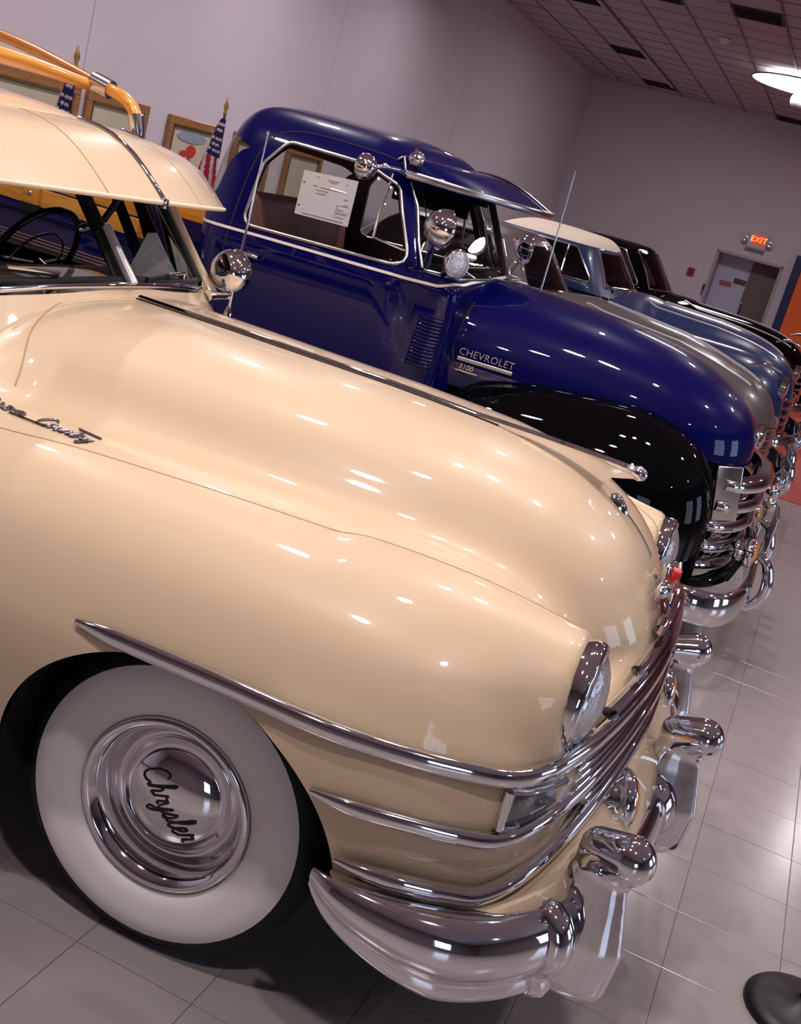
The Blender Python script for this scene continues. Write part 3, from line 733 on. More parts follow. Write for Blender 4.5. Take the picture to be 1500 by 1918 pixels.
for yy in (-.70, 0, .70):
    xx = .925 if yy else 1.005
    if gd is None: o = gd = mesh('bumper_guard', GV, GF, CHROME, CR)
    else: o = gd.copy(); COL.objects.link(o); o.parent = CR
    o.location = (xx, yy, .425 if yy else .44); o.rotation_euler = (0, 0, {-1: -.30, 0: 0, 1: .30}[int(np.sign(yy))])
    for s in (-1, 1):
        i = int(np.argmin(np.abs(P[:, 1]-(yy+s*.075)))); Q = P[max(0, i-2):i+3]
        mesh('bumper_collar', *sweep(Q, [(a*1.22+.006, b*1.14) for a, b in sec], [(max(k, .25)*e_, k*e_) for k, e_ in zip(sc[max(0, i-2):i+3], (.84, .98, 1.02, .98, .84))]), CHROME, CR)
# fog lamps on black stalks
for s in (-1, 1):
    c = (.888, s*.38, .580)
    fo = mesh('fog_lamp', *lathe([(-.085, .0), (-.082, .022), (-.062, .050), (-.022, .066), (-.004, .068), (.0, .075), (.02, .076), (.028, .070)], 28, (1, .42, 0), c), CHROME, CR)
    mesh('amber_lens', *lathe([(.022, .070), (.040, .056), (.051, .03), (.054, 0)], 28, (1, .42, 0), c), AMBER, fo)
    mesh('stalk', *tube(spline([(c[0]-.035, c[1]-.01, .52), (c[0]-.05, c[1]-.03, .48), (c[0]-.06, c[1]-.045, .44)], 5), [.020, .024], 10), RUBBER, fo)
# wheels
def wheel(parent, x, y, s, R=.368, spoke=True, whitewall=True, script_txt=None):
    """s = -1: outer face towards -y"""
    w_ = thing('wheel', '', '', (x, y, R)); w_.parent = parent; del w_['label']; del w_['category']
    A_ = (0, s, 0)
    mesh('tyre', *lathe([(-.19, .22), (-.19, .30), (-.165, R-.015), (-.13, R), (-.05, R), (-.018, R-.012), (.002, R-.035), (.008, R-.055), (.004, .30), (-.01, .20)], 64, A_), RUBBER, w_)
    if whitewall: mesh('whitewall', *lathe([(.0055, R-.044), (.0115, R-.060), (.014, .285), (.010, .245), (.001, .212), (-.012, .204)], 64, A_), WHITEW, w_)
    mesh('trim_ring', *lathe([(-.008, .207), (.004, .204), (.008, .197), (.003, .187), (-.016, .174), (-.044, .165), (-.068, .160), (-.076, .152)], 64, A_), CHROME, w_)
    mesh('rim', *lathe([(-.070, .165), (-.078, .14), (-.08, 0)], 32, A_), CHROME2, w_)
    hc = mesh('hubcap', *lathe([(-.078, .152), (-.066, .154), (-.058, .149), (-.058, .143), (-.062, .139), (-.050, .134), (-.032, .118), (-.016, .092), (-.006, .060), (-.001, .03), (.0, 0)], 56, A_), CHROME, w_)
    return w_, hc
W1, hub = wheel(CR, 0, -.83, -1)
W1.rotation_euler = (0, 0, .02)
mb, ln = script('Chrysler', .036, .0024, Matrix.Identity(4)); mx_ = Matrix.Translation((0, -.036, 0)) @ basis_m((0, 0, 0), (cos(.80), 0, -sin(.80)), (sin(.80), 0, cos(.80))) @ Matrix.Translation((-ln/2, -.016, 0))
def hubz(p):
    r_ = math.hypot(p[0], p[2]); return (p[0], -np.interp(r_, [0, .03, .060, .092, .118, .134], [.0005, -.0005, -.0055, -.0155, -.0315, -.0495])-.0012, p[2])
vv = [hubz(mx_ @ Vector(p)) for p in mb.v]
mesh('script_lettering', vv, mb.f, mat('dark_script_enamel', (.01, .01, .012), rough=.4, noise=.1), W1)
wheel(CR, 0, .83, 1); wheel(CR, -3.08, -.80, -1); wheel(CR, -3.08, .80, 1)
# panel joints
def near(fn, pts, wd, m_, name='panel_joint', lift=.0008): return mesh(name, *ribbon(fn, pts, wd, lift), m_, CR, smooth=False)
for s in (-1, 1):
    near(cr_body, spline([(-.95, s*.80, 1.02), (-.62, s*.76, 1.03), (-.45, s*.73, 1.04), (-.23, s*.705, 1.045), (-.03, s*.685, 1.05), (.18, s*.668, 1.05), (.34, s*.655, 1.05), (.47, s*.645, 1.05), (.64, s*.615, 1.03), (.74, s*.56, 1.0), (.79, s*.48, .94)], 6), .004, SEAMC)
near(cr_body, spline([(-.70, -.62, 1.10), (-.80, -.45, 1.19), (-.86, -.2, 1.25), (-.875, 0, 1.26), (-.86, .2, 1.25), (-.80, .45, 1.19), (-.70, .62, 1.10)], 6), .005, SEAMC, lift=.0006)
near(cr_body, spline([(-.93, -.08, 1.26), (-.955, -.11, 1.26), (-.97, -.06, 1.26), (-.955, .1, 1.26), (-.90, .30, 1.24), (-.88, .45, 1.2), (-.93, .60, 1.2)], 6), .006, SEAM, 'vent_joint')
# hood spear: thin strip, then the raised ornament with its overhanging tip
P = project(cr_body, densify([(-.80, 0, 1.27), (.30, 0, 1.25)], .03)); P[:, 2] += .004
mesh('hood_strip', *sweep(P, roundsec(.010, .008, 8)), CHROME, CR)
mesh('hood_strip_inlay', *ribbon(cr_body, [(-.80, -.016, 1.27), (.30, -.016, 1.25)], .006, .003), SEAM, CR)
xs_ = np.linspace(.22, .68, 22); mb = MB(); ring = []
base = project(cr_body, np.array([(x, 0, 1.2) for x in np.minimum(xs_, .62)]))[:, 2]
vv = []; ff = []
for i, x in enumerate(xs_):
    t = i/21.; top = 1.262+.006*t-.012*t*t; bt = max(base[i]-.004, top-.085*t-.012) if x > .5 else base[i]-.004
    if x > .60: bt = top-.05+.03*((x-.60)/.10)
    wd = .018-.006*abs(t-.7) if t < .93 else .012
    vv += [(x, -wd*.55, bt), (x, -wd, top-.022), (x, -wd*1.05, top-.008), (x, 0, top), (x, wd*1.05, top-.008), (x, wd, top-.022), (x, wd*.55, bt)]
n7 = 7
for i in range(21):
    for j in range(6): a = i*n7+j; ff.append((a, a+1, a+1+n7, a+n7))
    ff.append((i*n7+6, i*n7, i*n7+7, i*n7+13))
ff += [tuple(range(6, -1, -1)), tuple(range(21*n7, 22*n7))]
o = mesh('hood_ornament', vv, ff, CHROME, CR, auto=40)
mesh('ornament_tip', *lathe([(-.02, .004), (-.01, .016), (.008, .019), (.022, .013), (.027, 0)], 16, (1, 0, -.1), (.67, 0, 1.243)), CHROME, o)
nz_ = project(cr_body, np.array([(.68, 0, 1.19)]))[0]
mesh('nose_medallion', *lathe([(-.01, .03), (.006, .028), (.014, .018), (.017, 0)], 20, (.8, 0, .6), nz_, sy=.6, sz=1.3), CHROME, CR)
near(cr_body, [(.70, 0, 1.17), (.78, 0, 1.06)], .012, CHROME, 'nose_strip', .004)
mesh('centre_fin', *tube(spline([(.792, 0, 1.01), (.835, 0, .95), (.868, 0, .90), (.892, 0, .83)], 6), [.010, .014, .016, .014], 8), CHROME, CR)
# winged badge
bc = project(cr_body, np.array([(.85, 0, 1.0)]))[0]; bx_ = bc[0]
bd = mesh('badge', *MB().add(bbox((bx_+.014, 0, bc[2]-.015), (.022, .030, .17), .008, (0, -.12, 0))).add(bbox((bx_+.012, 0, bc[2]+.03), (.024, .20, .030), .010)).add(bbox((bx_+.012, 0, bc[2]+.005), (.022, .14, .016), .006)).__dict__.values(), CHROME, CR)
for s in (-1, 1):
    wg = mesh('wing', *lathe([(-.07, 0), (-.062, .010), (-.03, .019), (.02, .024), (.055, .018), (.068, .008), (.07, 0)], 14, (-.12, s, .05), (bx_+.018, s*.085, bc[2]+.03), sy=.8), CHROME, bd)
    for k in range(3): mesh('feather_ridge', *tube([(bx_+.036-.004*k, s*.04, bc[2]+.046-.014*k), (bx_+.028-.004*k, s*(.125-.012*k), bc[2]+.05-.016*k)], .0045, 6), CHROME2, bd)
mesh('red_enamel_shield', *bbox((bx_+.022, 0, bc[2]-.055), (.014, .038, .06), .005, (0, -.12, 0)), RED, bd)
mesh('red_enamel_bar', *bbox((bx_+.022, 0, bc[2]+.006), (.016, .19, .016), .004), RED, bd); mesh('red_enamel_crest', *bbox((bx_+.030, 0, bc[2]+.035), (.022, .034, .06), .006), RED, bd)
# hood-side script: Town & Country
mb, ln = script('Town', .030, .0026, Matrix.Identity(4)); m2, l2 = script('Country', .030, .0026, Matrix.Translation((ln+.02, 0, 0)))
mb.add((m2.v, m2.f)); mb.add(tube([(ln-.02, 0, 0), (ln+.05, .0, 0)], .0026, 5)).add(tube([(ln+.02+l2*.62, .055, 0), (ln+l2+.03, .052, 0)], .003, 5))
M_ = basis_m((-.46-ln-l2, -.72, 1.135), (1, 0, 0), (0, .5, .86))
p = V3([M_ @ Vector(q) for q in mb.v]); off = p.copy(); zz = V3([q[2] for q in mb.v]); pr = project(cr_body, p, 6); g = grad(cr_body, pr); g /= np.linalg.norm(g, axis=1)[:, None]
mesh('script_lettering', pr+g*(zz[:, None]+.0035), mb.f, mat('pewter_script', (.22, .19, .22), rough=.3, metal=.9, noise=.1), CR)

# cabin: shell with cut windows
V, Fc = surfnet(cr_cab, (-3.4, -.95, 1.08), (-.75, .95, 1.80), .02)
SIDEW = [(-1.16, 1.235), (-1.30, 1.555), (-2.35, 1.555), (-2.62, 1.235)]
WS = [(-.665, 1.275), (-.02, 1.31), (-.02, 1.60), (-.60, 1.58)]
def cab_open(P):
    x, y, z = P[:, 0], P[:, 1], P[:, 2]; ay = np.abs(y)
    s = np.where((ay > .40), np.minimum(sd_poly(x, z, [(-1.20, 1.19), (-1.34, 1.555), (-2.02, 1.57), (-2.02, 1.17)], .05), sd_poly(x, z, [(-2.09, 1.17), (-2.09, 1.57), (-2.45, 1.53), (-2.62, 1.20)], .05)), 1)
    f = np.where(x > -1.32, sd_poly(ay, z, [(-.05, 1.292), (-.05, 1.615), (.57, 1.595), (.655, 1.235)], .03), 1)
    f = np.where((x > -1.32) & (ay < .03), np.minimum(f, np.maximum(1.292-z, z-1.61)), f)
    r_ = np.where(x < -2.6, sd_poly(ay, z, [(-.05, 1.28), (-.05, 1.52), (.42, 1.50), (.45, 1.28)], .03), 1)
    return np.minimum(np.minimum(s, f), r_)
V1, F1 = clip(V, Fc, lambda P: np.minimum(cab_open(P), P[:, 2]-1.10)); mesh('roof', V1, F1, CREAM, CR)
g = grad(cr_cab, V1); g /= np.linalg.norm(g, axis=1)[:, None]+1e-9
mesh('headlining', V1-g*.028, [tuple(reversed(q)) for q in F1], INTER, CR)
VG, FG = clip(V, Fc, lambda P: np.minimum(-cab_open(P), np.where(P[:, 0] > -1.3, 1., -1))); mesh('windscreen', VG-0.004*0, FG, GLASS, CR)
VG, FG = clip(V, Fc, lambda P: np.minimum(-cab_open(P), np.where(P[:, 0] > -1.3, -1., 1))); mesh('side_glass', VG, FG, GLASS, CR)
# black seal and chrome moulding round the screen
def on_ws(pts, inset=0.): 
    Q = np.array([(-.8, y, z) for y, z in pts]); Q = solve_axis(cr_cab, Q, 0, -.5, -1.4, 60); return Q
def lift(fn, Q, d): gg = grad(fn, Q); gg /= np.linalg.norm(gg, axis=1)[:, None]; return Q+gg*d
lo_ = on_ws(spline([(-.672, 1.262), (-.60, 1.247), (-.3, 1.278), (0, 1.288), (.3, 1.278), (.60, 1.247), (.672, 1.262)], 8)); mesh('windscreen_moulding', *tube(lift(cr_cab, lo_, .004), .010, 8), CHROME, CR)
for s in (-1, 1):
    q = on_ws(spline([(s*.672, 1.262), (s*.64, 1.40), (s*.60, 1.56)], 8)); mesh('windscreen_moulding', *tube(lift(cr_cab, q, .003), .007, 8), CHROME, CR)
    q = on_ws(spline([(s*.648, 1.262), (s*.612, 1.40), (s*.575, 1.56)], 8)); mesh('windscreen_seal', *tube(lift(cr_cab, q, -.004), .019, 8), RUBBER, CR)
for s in (-1, 1): mesh('screen_pillar', *tube(spline([(-.955, s*.715, 1.215), (-1.03, s*.70, 1.31), (-1.12, s*.665, 1.44), (-1.20, s*.625, 1.57)], 6), [.030, .020, .018, .018], 10), CREAM, CR)
q = on_ws(spline([(-.64, 1.268), (0, 1.302), (.64, 1.268)], 10)); mesh('windscreen_seal', *tube(lift(cr_cab, q, -.004), .012, 8), RUBBER, CR)
q = on_ws([(0, 1.285), (0, 1.35), (0, 1.42), (0, 1.5), (0, 1.6)]); mesh('divider_seal', *tube(lift(cr_cab, q, -.012), .022, 8), RUBBER, CR); mesh('divider', *tube(lift(cr_cab, q[:3], .014), [.017, .013], 10), SATIN, CR)
# wipers
for s, yy in ((-1, -.27), (1, .40)):
    b0 = solve_axis(cr_body, np.array([(-.90, yy, 1.3)]), 2, 1.5, 1.1)[0]
    wp = mesh('wiper', *lathe([(0, .022), (.014, .020), (.022, .012), (.024, 0)], 16, (0, 0, 1), b0), CHROME, CR)
    q = on_ws([(yy-.02, 1.30), (yy-.17, 1.302), (yy-.30, 1.298)])
    mesh('wiper_arm', *tube(np.vstack([[b0+V3([0, 0, .018])], lift(cr_cab, q[:2], .022)]), .005, 6), CHROME, wp); mesh('wiper_blade', *tube(lift(cr_cab, q, .010), .006, 6), RUBBER, wp)
# visor over the screen
VIS = []
ya = np.linspace(-.76, .76, 39)
for y in ya:
    t = abs(y)/.76; zc_ = 1.70-.055*t*t; rear = (-1.10-.10*t*t, zc_-.012); front = (-.785-.215*t**2.2-.03*t**8, 1.542-.022*t*t-.012*t**6)
    row = []
    for u in np.linspace(0, 1, 9):
        x = rear[0]+(front[0]-rear[0])*u; z = rear[1]+(front[1]-rear[1])*u+.042*sin(pi*u)**1.0*(1-.3*t)
        row.append((x, y, z))
    VIS.append(row)
vv = [p for r_ in VIS for p in r_]; k = 9; ff = [(i*k+j, i*k+j+1, (i+1)*k+j+1, (i+1)*k+j) for i in range(len(VIS)-1) for j in range(k-1)]
n0 = len(vv); vb = [(p[0]-.004, p[1], p[2]-.010) for p in vv]; fb = [tuple(reversed([i+n0 for i in q])) for q in ff]
VLV = [(p[0]-.006, p[1]*.985, p[2]-.0125) for p in vv]; VLF = [tuple(reversed(q)) for q in ff]
edge = [(i*k+k-1, (i+1)*k+k-1) for i in range(len(VIS)-1)]; fe = [(a, a+n0, b+n0, b) for a, b in edge]
for r_, rev in ((0, 1), (len(VIS)-1, 0)):
    for j in range(k-1):
        a, b = r_*k+j, r_*k+j+1; fe.append((a, b, b+n0, a+n0) if rev else (b, a, a+n0, b+n0))
vis = mesh('sun_visor', vv+vb, ff+fb+fe, CREAM, CR, auto=50)
mesh('visor_lining', VLV, VLF, INTER, vis)
mid = VIS[19]; st = [(p[0]+.001, 0, p[2]+.004) for p in mid]
mesh('visor_strip', *sweep(st, roundsec(.009, .006, 8)), CHROME, vis); mesh('visor_strip_clip', *bbox((mid[-1][0]+.004, 0, mid[-1][2]-.006), (.018, .022, .028), .006), CHROME, vis)
for s in (-1, 1):
    st = [(p[0], p[1], p[2]+.0008) for p in VIS[19+s*6]]; mesh('visor_joint', *sweep(st, [(-.0015, -.002), (.0015, -.002), (.0015, .0006), (-.0015, .0006)]), SEAMC, vis)
fl_ = [(r_[-1][0]+.0005, r_[-1][1], r_[-1][2]-.005) for r_ in VIS]; mesh('visor_rim', *tube(fl_, .0065, 8), mat('pale_visor_rim', (.74, .62, .45), rough=.35, noise=.03), vis)
# roof rack
def rack_wood(pts, r, m_, name='rack_rail'): return mesh(name, *tube(spline(pts, 8), r, 12, flat=.8), m_, CR)
for s in (-1, 1):
    rack_wood([(-2.9, s*.40, 1.86), (-2.2, s*.44, 1.885), (-1.72, s*.46, 1.855), (-1.36, s*.45, 1.795)], .022, WOODD)
    cl = mesh('rack_collar', *tube([(-1.385, s*.452, 1.80), (-1.315, s*.448, 1.787)], .030, 14), CHROME2, CR)
    rack_wood([(-1.33, s*.449, 1.79), (-1.27, s*.445, 1.778), (-1.225, s*.442, 1.755), (-1.20, s*.44, 1.725)], .024, WOOD, 'rack_bend')
    ft = mesh('rack_foot', *tube([(-1.205, s*.44, 1.735), (-1.188, s*.44, 1.69), (-1.18, s*.44, 1.672)], [.026, .024, .018], 12), CHROME2, CR)
    mesh('foot_edge', *tube([(-1.178, s*.44, 1.738), (-1.162, s*.44, 1.668)], .007, 8), CHROME, ft)
    mesh('foot_plate', *bbox((-1.19, s*.425, 1.668), (.05, .10, .014), .006, (s*-.2, .15, 0)), CHROME, ft)
mesh('rack_cross_rail', *tube(spline([(-1.40, -.46, 1.785), (-1.41, -.2, 1.80), (-1.41, .1, 1.80), (-1.40, .45, 1.785)], 8), [.024, .030, .033, .030, .024], 12, flat=.75), WOODY, CR)
for xx in (-1.9, -2.4): mesh('rack_cross_rail', *tube([(xx, -.45, 1.86), (xx, .45, 1.86)], .02, 10), WOODY, CR)
for xx in (-2.05, -2.75):
    for s in (-1, 1): mesh('rack_foot', *tube([(xx, s*.44, 1.87), (xx, s*.45, 1.66)], .014, 8), CHROME2, CR)
# spotlight, mirror ball and aerial on the far side
sp = mesh('spot_lamp', *lathe([(-.07, 0), (-.066, .025), (-.045, .052), (-.01, .072), (.012, .078), (.03, .074), (.036, .066)], 28, (-.85, .45, .15), (-.925, .77, 1.31)), CHROME, CR)
mesh('lens', *lathe([(.03, .07), (.042, .05), (.048, 0)], 24, (-.85, .45, .15), (-.925, .77, 1.31)), LENS, sp)
mesh('arm', *tube([(-.94, .66, 1.225), (-.925, .72, 1.228), (-.92, .775, 1.225), (-.922, .785, 1.25)], [.02, .013, .016, .016], 10), CHROME, sp)
ae = mesh('aerial', *tube([(-.905, .765, 1.17), (-.905, .765, 1.40), (-.905, .765, 1.79)], [.006, .005, .0025], 8), CHROME, CR)
mesh('base', *lathe([(0, .016), (.012, .014), (.03, .008)], 14, (0, 0, 1), (-.905, .765, 1.165)), CHROME, ae); mesh('tip', *lathe([(0, .003), (.005, .006), (.011, .003), (.012, 0)], 10, (0, 0, 1), (-.905, .765, 1.786)), CHROME, ae)
# interior
mesh('dashboard', *bbox((-1.10, 0, 1.17), (.30, 1.28, .16), .04), INTER, CR)
stw = mesh('steering_wheel', *tube([(-1.42+.075*cos(a)-.0, .34+.20*sin(a), 1.22+.17*cos(a)) for a in np.linspace(0, 2*pi, 37)], .011, 8, cap=False), mat('black_bakelite', (.006, .006, .007), rough=.25, noise=.1), CR)
mesh('horn_ring', *tube([(-1.41+.045*cos(a), .34+.125*sin(a), 1.21+.10*cos(a)) for a in np.linspace(-2., 2., 21)], .004, 6), CHROME2, stw)
mesh('spoke', *tube([(-1.42, .15, 1.215), (-1.40, .34, 1.20), (-1.42, .53, 1.215)], .009, 6), MATS['black_bakelite'], stw); mesh('column', *tube([(-1.40, .34, 1.20), (-1.12, .34, 1.08)], .025, 8), MATS['black_bakelite'], stw)
for xx, zz in ((-1.95, .98), (-2.75, .98)):
    mesh('seat', *bbox((xx, 0, .80), (.55, 1.4, .22), .08), INTER, CR); mesh('seat_back', *bbox((xx-.27, 0, 1.02), (.14, 1.4, .36), .06, (0, -.15, 0)), INTER, CR)
mesh('cabin_floor', *box((-1.95, 0, .55), (2.0, 1.5, .03)), DARK, CR, smooth=False)
mr = mesh('rear_mirror', *bbox((-1.25, .03, 1.53), (.03, .19, .06), .012), CHROME2, CR); mesh('stem', *tube([(-1.24, .03, 1.56), (-1.20, .03, 1.61)], .006, 6), CHROME, mr)
mesh('inner_post', *tube([(-1.19, .66, 1.23), (-1.40, .60, 1.56)], .03, 8, flat=.6), INTER, CR); mesh('inner_visor', *bbox((-1.28, .42, 1.535), (.16, .30, .02), .008, (0, .35, 0)), INTER, CR)
sw = mesh('spot_handle', *tube([(-1.05, .20, 1.50), (-1.09, .20, 1.42), (-1.13, .17, 1.385)], .011, 8), mat('blue_grey_handle', (.03, .035, .07), rough=.3, noise=.1), CR)
mesh('handle_tip', *lathe([(-.02, .010), (.0, .013), (.02, .010), (.024, 0)], 10, (-.5, -.5, -.4), (-1.13, .17, 1.385)), CHROME, sw)
# paper card standing in the corner of the screen: rests on the dashboard
cd = thing('windscreen_card', 'pale grey paper card leaning in the corner of the cream sedan windscreen', 'card', (-1.075, .43, 1.252), .0333-.30)
mesh('sheet', *xform(([(0, -.10, 0), (0, .13, 0), (0, .06, .155), (0, .02, .15), (.004, -.10, 0), (.004, .13, 0), (.004, .06, .155), (.004, .02, .15)], [(0, 3, 2, 1), (4, 5, 6, 7), (0, 1, 5, 4), (1, 2, 6, 5), (2, 3, 7, 6), (3, 0, 4, 7)]), Matrix.Rotation(-.5, 4, 'Y')), mat('grey_card', (.62, .57, .55), rough=.8, noise=.25, nscale=5), cd, smooth=False)
mesh('green_edge', *xform(box((.0055, .108, .03), (.003, .014, .05), (.45, 0, 0)), Matrix.Rotation(-.5, 4, 'Y')), mat('pale_green_print', (.25, .50, .42), rough=.7, noise=.2), cd, smooth=False)

# ------------------------------------------------------------------ navy pickup (local frame as above)
CH = thing('navy_pickup', 'navy blue vintage pickup with black fenders, chrome grille and wooden stake bed', 'truck', (0, 2.95, 0), .05)
def pk_cab(P):
    x, y, z = P[:, 0], np.abs(P[:, 1]), P[:, 2]
    hw = .80-.03*np.maximum(1.30-z, 0)*0-.20*np.maximum(z-1.28, 0)-.12*np.maximum(z-1.62, 0)
    top = z-(1.958-.055*(y/.6)**2-.045*np.maximum((x+1.25)/.3, 0)**1.5-.05*np.maximum((-x-1.75)/.3, 0)**2)
    ws = (x+.56+.30*np.sqrt(y*y+.0016)/.72+(z-1.36)*.50)/1.19
    ws = np.where(z < 1.36, np.maximum(ws, x+.60), ws)
    rear = -x-2.075+.10*np.maximum(z-1.45, 0)+.10*(y/.75)**2
    f = smax(smax(top, y-hw, .20), smax(rear, ws, .02), .16)
    cow = smax(smax(y-.785, z-(1.425-.04*(y/.75)**2), .06), smax(x+.625, -x-1.0, .03), .07)
    return smin(f, cow, .03)
def pk_hood(P):
    x, y, z = P[:, 0], np.abs(P[:, 1]), P[:, 2]
    zt = np.interp(x, [-.8, -.4, 0, .3, .5, .7], [1.42, 1.41, 1.385, 1.345, 1.31, 1.27]); wh = np.interp(x, [-.8, -.5, 0, .4, .8], [.63, .615, .575, .54, .50])
    u = y/wh; v = np.maximum(z-.88, 0)/(zt-.88); w_ = np.maximum(x-.12, 0)/(.835-.12); n = 2.7; m_ = 3.
    g = ((u**n+v**n)**(m_/n)+w_**m_)**(1/m_)
    return (g-1)*.45
def pk_fen(P):
    x, y, z = P[:, 0], np.abs(P[:, 1]), P[:, 2]
    zt = np.interp(x, [-.8, -.6, -.45, -.2, .1, .35, .6, .8], [.78, .90, .985, 1.035, 1.065, 1.08, 1.065, 1.03])
    u = np.abs(y-.60)/np.interp(x, [-.7, -.3, .3, .8], [.24, .33, .35, .34]); v = np.maximum(z-.55, 0)/(zt-.55); w_ = np.where(x > .15, (x-.15)/.60, np.maximum(-x-.20, 0)/.60)
    g = ((u**2.4+v**2.4)**(3/2.4)+np.abs(w_)**3)**(1/3.)
    return (g-1)*.33
V, Fc = surfnet(pk_cab, (-2.2, -.86, .55), (-.46, .86, 2.02), .02)
PKW = [(-1.735, 1.365), (-1.72, 1.66), (-1.64, 1.78), (-1.22, 1.775), (-1.06, 1.72), (-.90, 1.385)]
def pk_open(P):
    x, y, z = P[:, 0], P[:, 1], P[:, 2]; ay = np.abs(y)
    s = np.where(ay > .45, sd_poly(x, z, PKW, .045), 1)
    f = np.where((x > -1.13) & (z > 1.36), sd_poly(ay, z, [(-.06, 1.405), (-.06, 1.745), (.585, 1.735), (.665, 1.40)], .04), 1)
    f = np.where((x > -1.16) & (ay < .03) & (z > 1.36), np.minimum(f, np.maximum(1.405-z, z-1.745)), f)
    r_ = np.where((x < -1.80), sd_poly(ay, z, [(-.06, 1.44), (-.06, 1.75), (.70, 1.74), (.735, 1.44)], .05), 1)
    r_ = np.where((x < -1.80) & (ay < .03), np.minimum(r_, np.maximum(1.44-z, z-1.75)), r_)
    return np.minimum(np.minimum(s, f), r_)
V1, F1 = clip(V, Fc, pk_open); mesh('cab', V1, F1, NAVY, CH)
Vi, Fi = clip(V1, F1, lambda P: P[:, 2]-.6)
g = grad(pk_cab, Vi); g /= np.linalg.norm(g, axis=1)[:, None]+1e-9
mesh('cab_lining', Vi-g*.035, [tuple(reversed(q)) for q in Fi], INTER, CH)
VG, FG = clip(V, Fc, lambda P: -pk_open(P)); VV, FF = clip(VG, FG, lambda P: np.where(P[:, 0] > -.875-.47*(P[:, 2]-1.385), 1., -1.)); mesh('windscreen', VV, FF, GLASS, CH)
VV, FF = clip(VG, FG, lambda P: np.where(P[:, 0] > -.875-.47*(P[:, 2]-1.385), -1., 1.)); mesh('side_and_rear_glass', VV, FF, GLASS, CH)
V, Fc = surfnet(pk_hood, (-.66, -.70, .905), (.90, .70, 1.46), .018); mesh('hood', V, Fc, NAVY, CH)
V, Fc = surfnet(pk_fen, (-.85, -1.0, .34), (.82, 1.0, 1.14), .02)
V, Fc = clip(V, Fc, lambda P: np.hypot(P[:, 0]-.02, P[:, 2]-.38)-.44)
for s, nm_ in ((-1, 'front_fender'), (1, 'front_fender')):
    VV, FF = clip(V, Fc, lambda P: s*P[:, 1]-.40); mesh(nm_, VV, FF, BLACKP, CH)
# inner front block, under the hood
mesh('radiator_shell', *bbox((.58, 0, .66), (.20, .98, .44), .03), DARK, CH); mesh('chassis', *bbox((-1.6, 0, .48), (4.6, .9, .16), .02), DARK, CH); mesh('inner_panel', *bbox((-.0, 0, .75), (1.1, 1.1, .3), .02), DARK, CH)
def sidefn(fn): return lambda pts, lo=-1.1, hi=-.3: solve_axis(fn, np.array(pts, float), 1, lo, hi, 60)
sc_ = sidefn(pk_cab)
# window mouldings
lp = round_loop(PKW, .055, 5)
for s in (-1, 1):
    q = sc_([(a, -.7, b) for a, b in densify(lp, .04)]); q[:, 1] *= -s; q = lift(lambda P: pk_cab(P), q, .002)
    mesh('window_moulding', *tube(q, .0085, 8, cap=False), CHROME2, CH)
    v_ = sc_([(-1.09, -.7, 1.47), (-1.10, -.7, 1.60), (-1.11, -.7, 1.765)]); v_[:, 1] *= -s; mesh('vent_bar', *tube(v_, .007, 6), CHROME2, CH)
    b_ = sc_([(-1.09, -.7, 1.475), (-1.0, -.7, 1.462), (-.925, -.7, 1.452)]); b_[:, 1] *= -s; mesh('vent_frame', *tube(b_, .006, 6), CHROME2, CH)
    dj = sc_(spline([(-.82, -.8, .62), (-.825, -.8, 1.0), (-.82, -.8, 1.34), (-.90, -.75, 1.56), (-1.0, -.72, 1.75), (-1.10, -.7, 1.825), (-1.35, -.7, 1.845), (-1.63, -.7, 1.835), (-1.735, -.72, 1.76), (-1.775, -.74, 1.6), (-1.79, -.78, 1.34), (-1.79, -.8, 1.0), (-1.78, -.8, .62)], 6)); dj[:, 1] *= -s
    mesh('door_gap', *ribbon(pk_cab, dj, .007, .0012), SEAM, CH, smooth=False)
    hp = sc_([(-1.695, -.8, 1.238)])[0]
    h = mesh('door_handle', *tube([(hp[0]-.02, s*(abs(hp[1])+.028), 1.243), (hp[0]+.10, s*(abs(hp[1])+.030), 1.236)], [.008, .013, .010], 8), CHROME, CH); mesh('escutcheon', *lathe([(-.01, .02), (.012, .018), (.03, .011)], 12, (0, s, 0), (hp[0], s*abs(hp[1]), 1.242)), CHROME, h)
# belt stripe round the side and up over the cowl
bp_ = sc_(densify([(-2.02, -.8, 1.325), (-1.6, -.8, 1.333), (-.88, -.8, 1.342), (-.74, -.8, 1.348)], .05))
bq = project(pk_cab, spline([(-.74, -.795, 1.348), (-.67, -.76, 1.368), (-.63, -.66, 1.388), (-.62, -.50, 1.405), (-.62, 0, 1.42)], 6))
half = np.vstack([bp_, bq[1:]]); half[:, 1] = np.minimum(half[:, 1], 0)
for s in (1, -1):
    q = half*[1, s, 1]; mesh('belt_stripe', *ribbon(pk_cab, q, .013, .0035), PAINTLINE, CH)
# louvres low on the cowl side
lv = None
for s in (-1, 1):
    for k in range(14):
        z = .985+.0165*k; x = -.722+.0012*k; yy = abs(sc_([(x, -.8, z)])[0][1])
        if lv is None: o = lv = mesh('louvre', *tube(spline([(-.060, .006, .003), (-.045, -.013, 0), (.042, -.013, 0), (.056, .004, .003)], 3), .0082, 8), NAVY, CH)
        else: o = lv.copy(); COL.objects.link(o); o.parent = CH
        o.location = (x, s*yy, z); o.rotation_euler = (0, 0, 0 if s < 0 else pi)
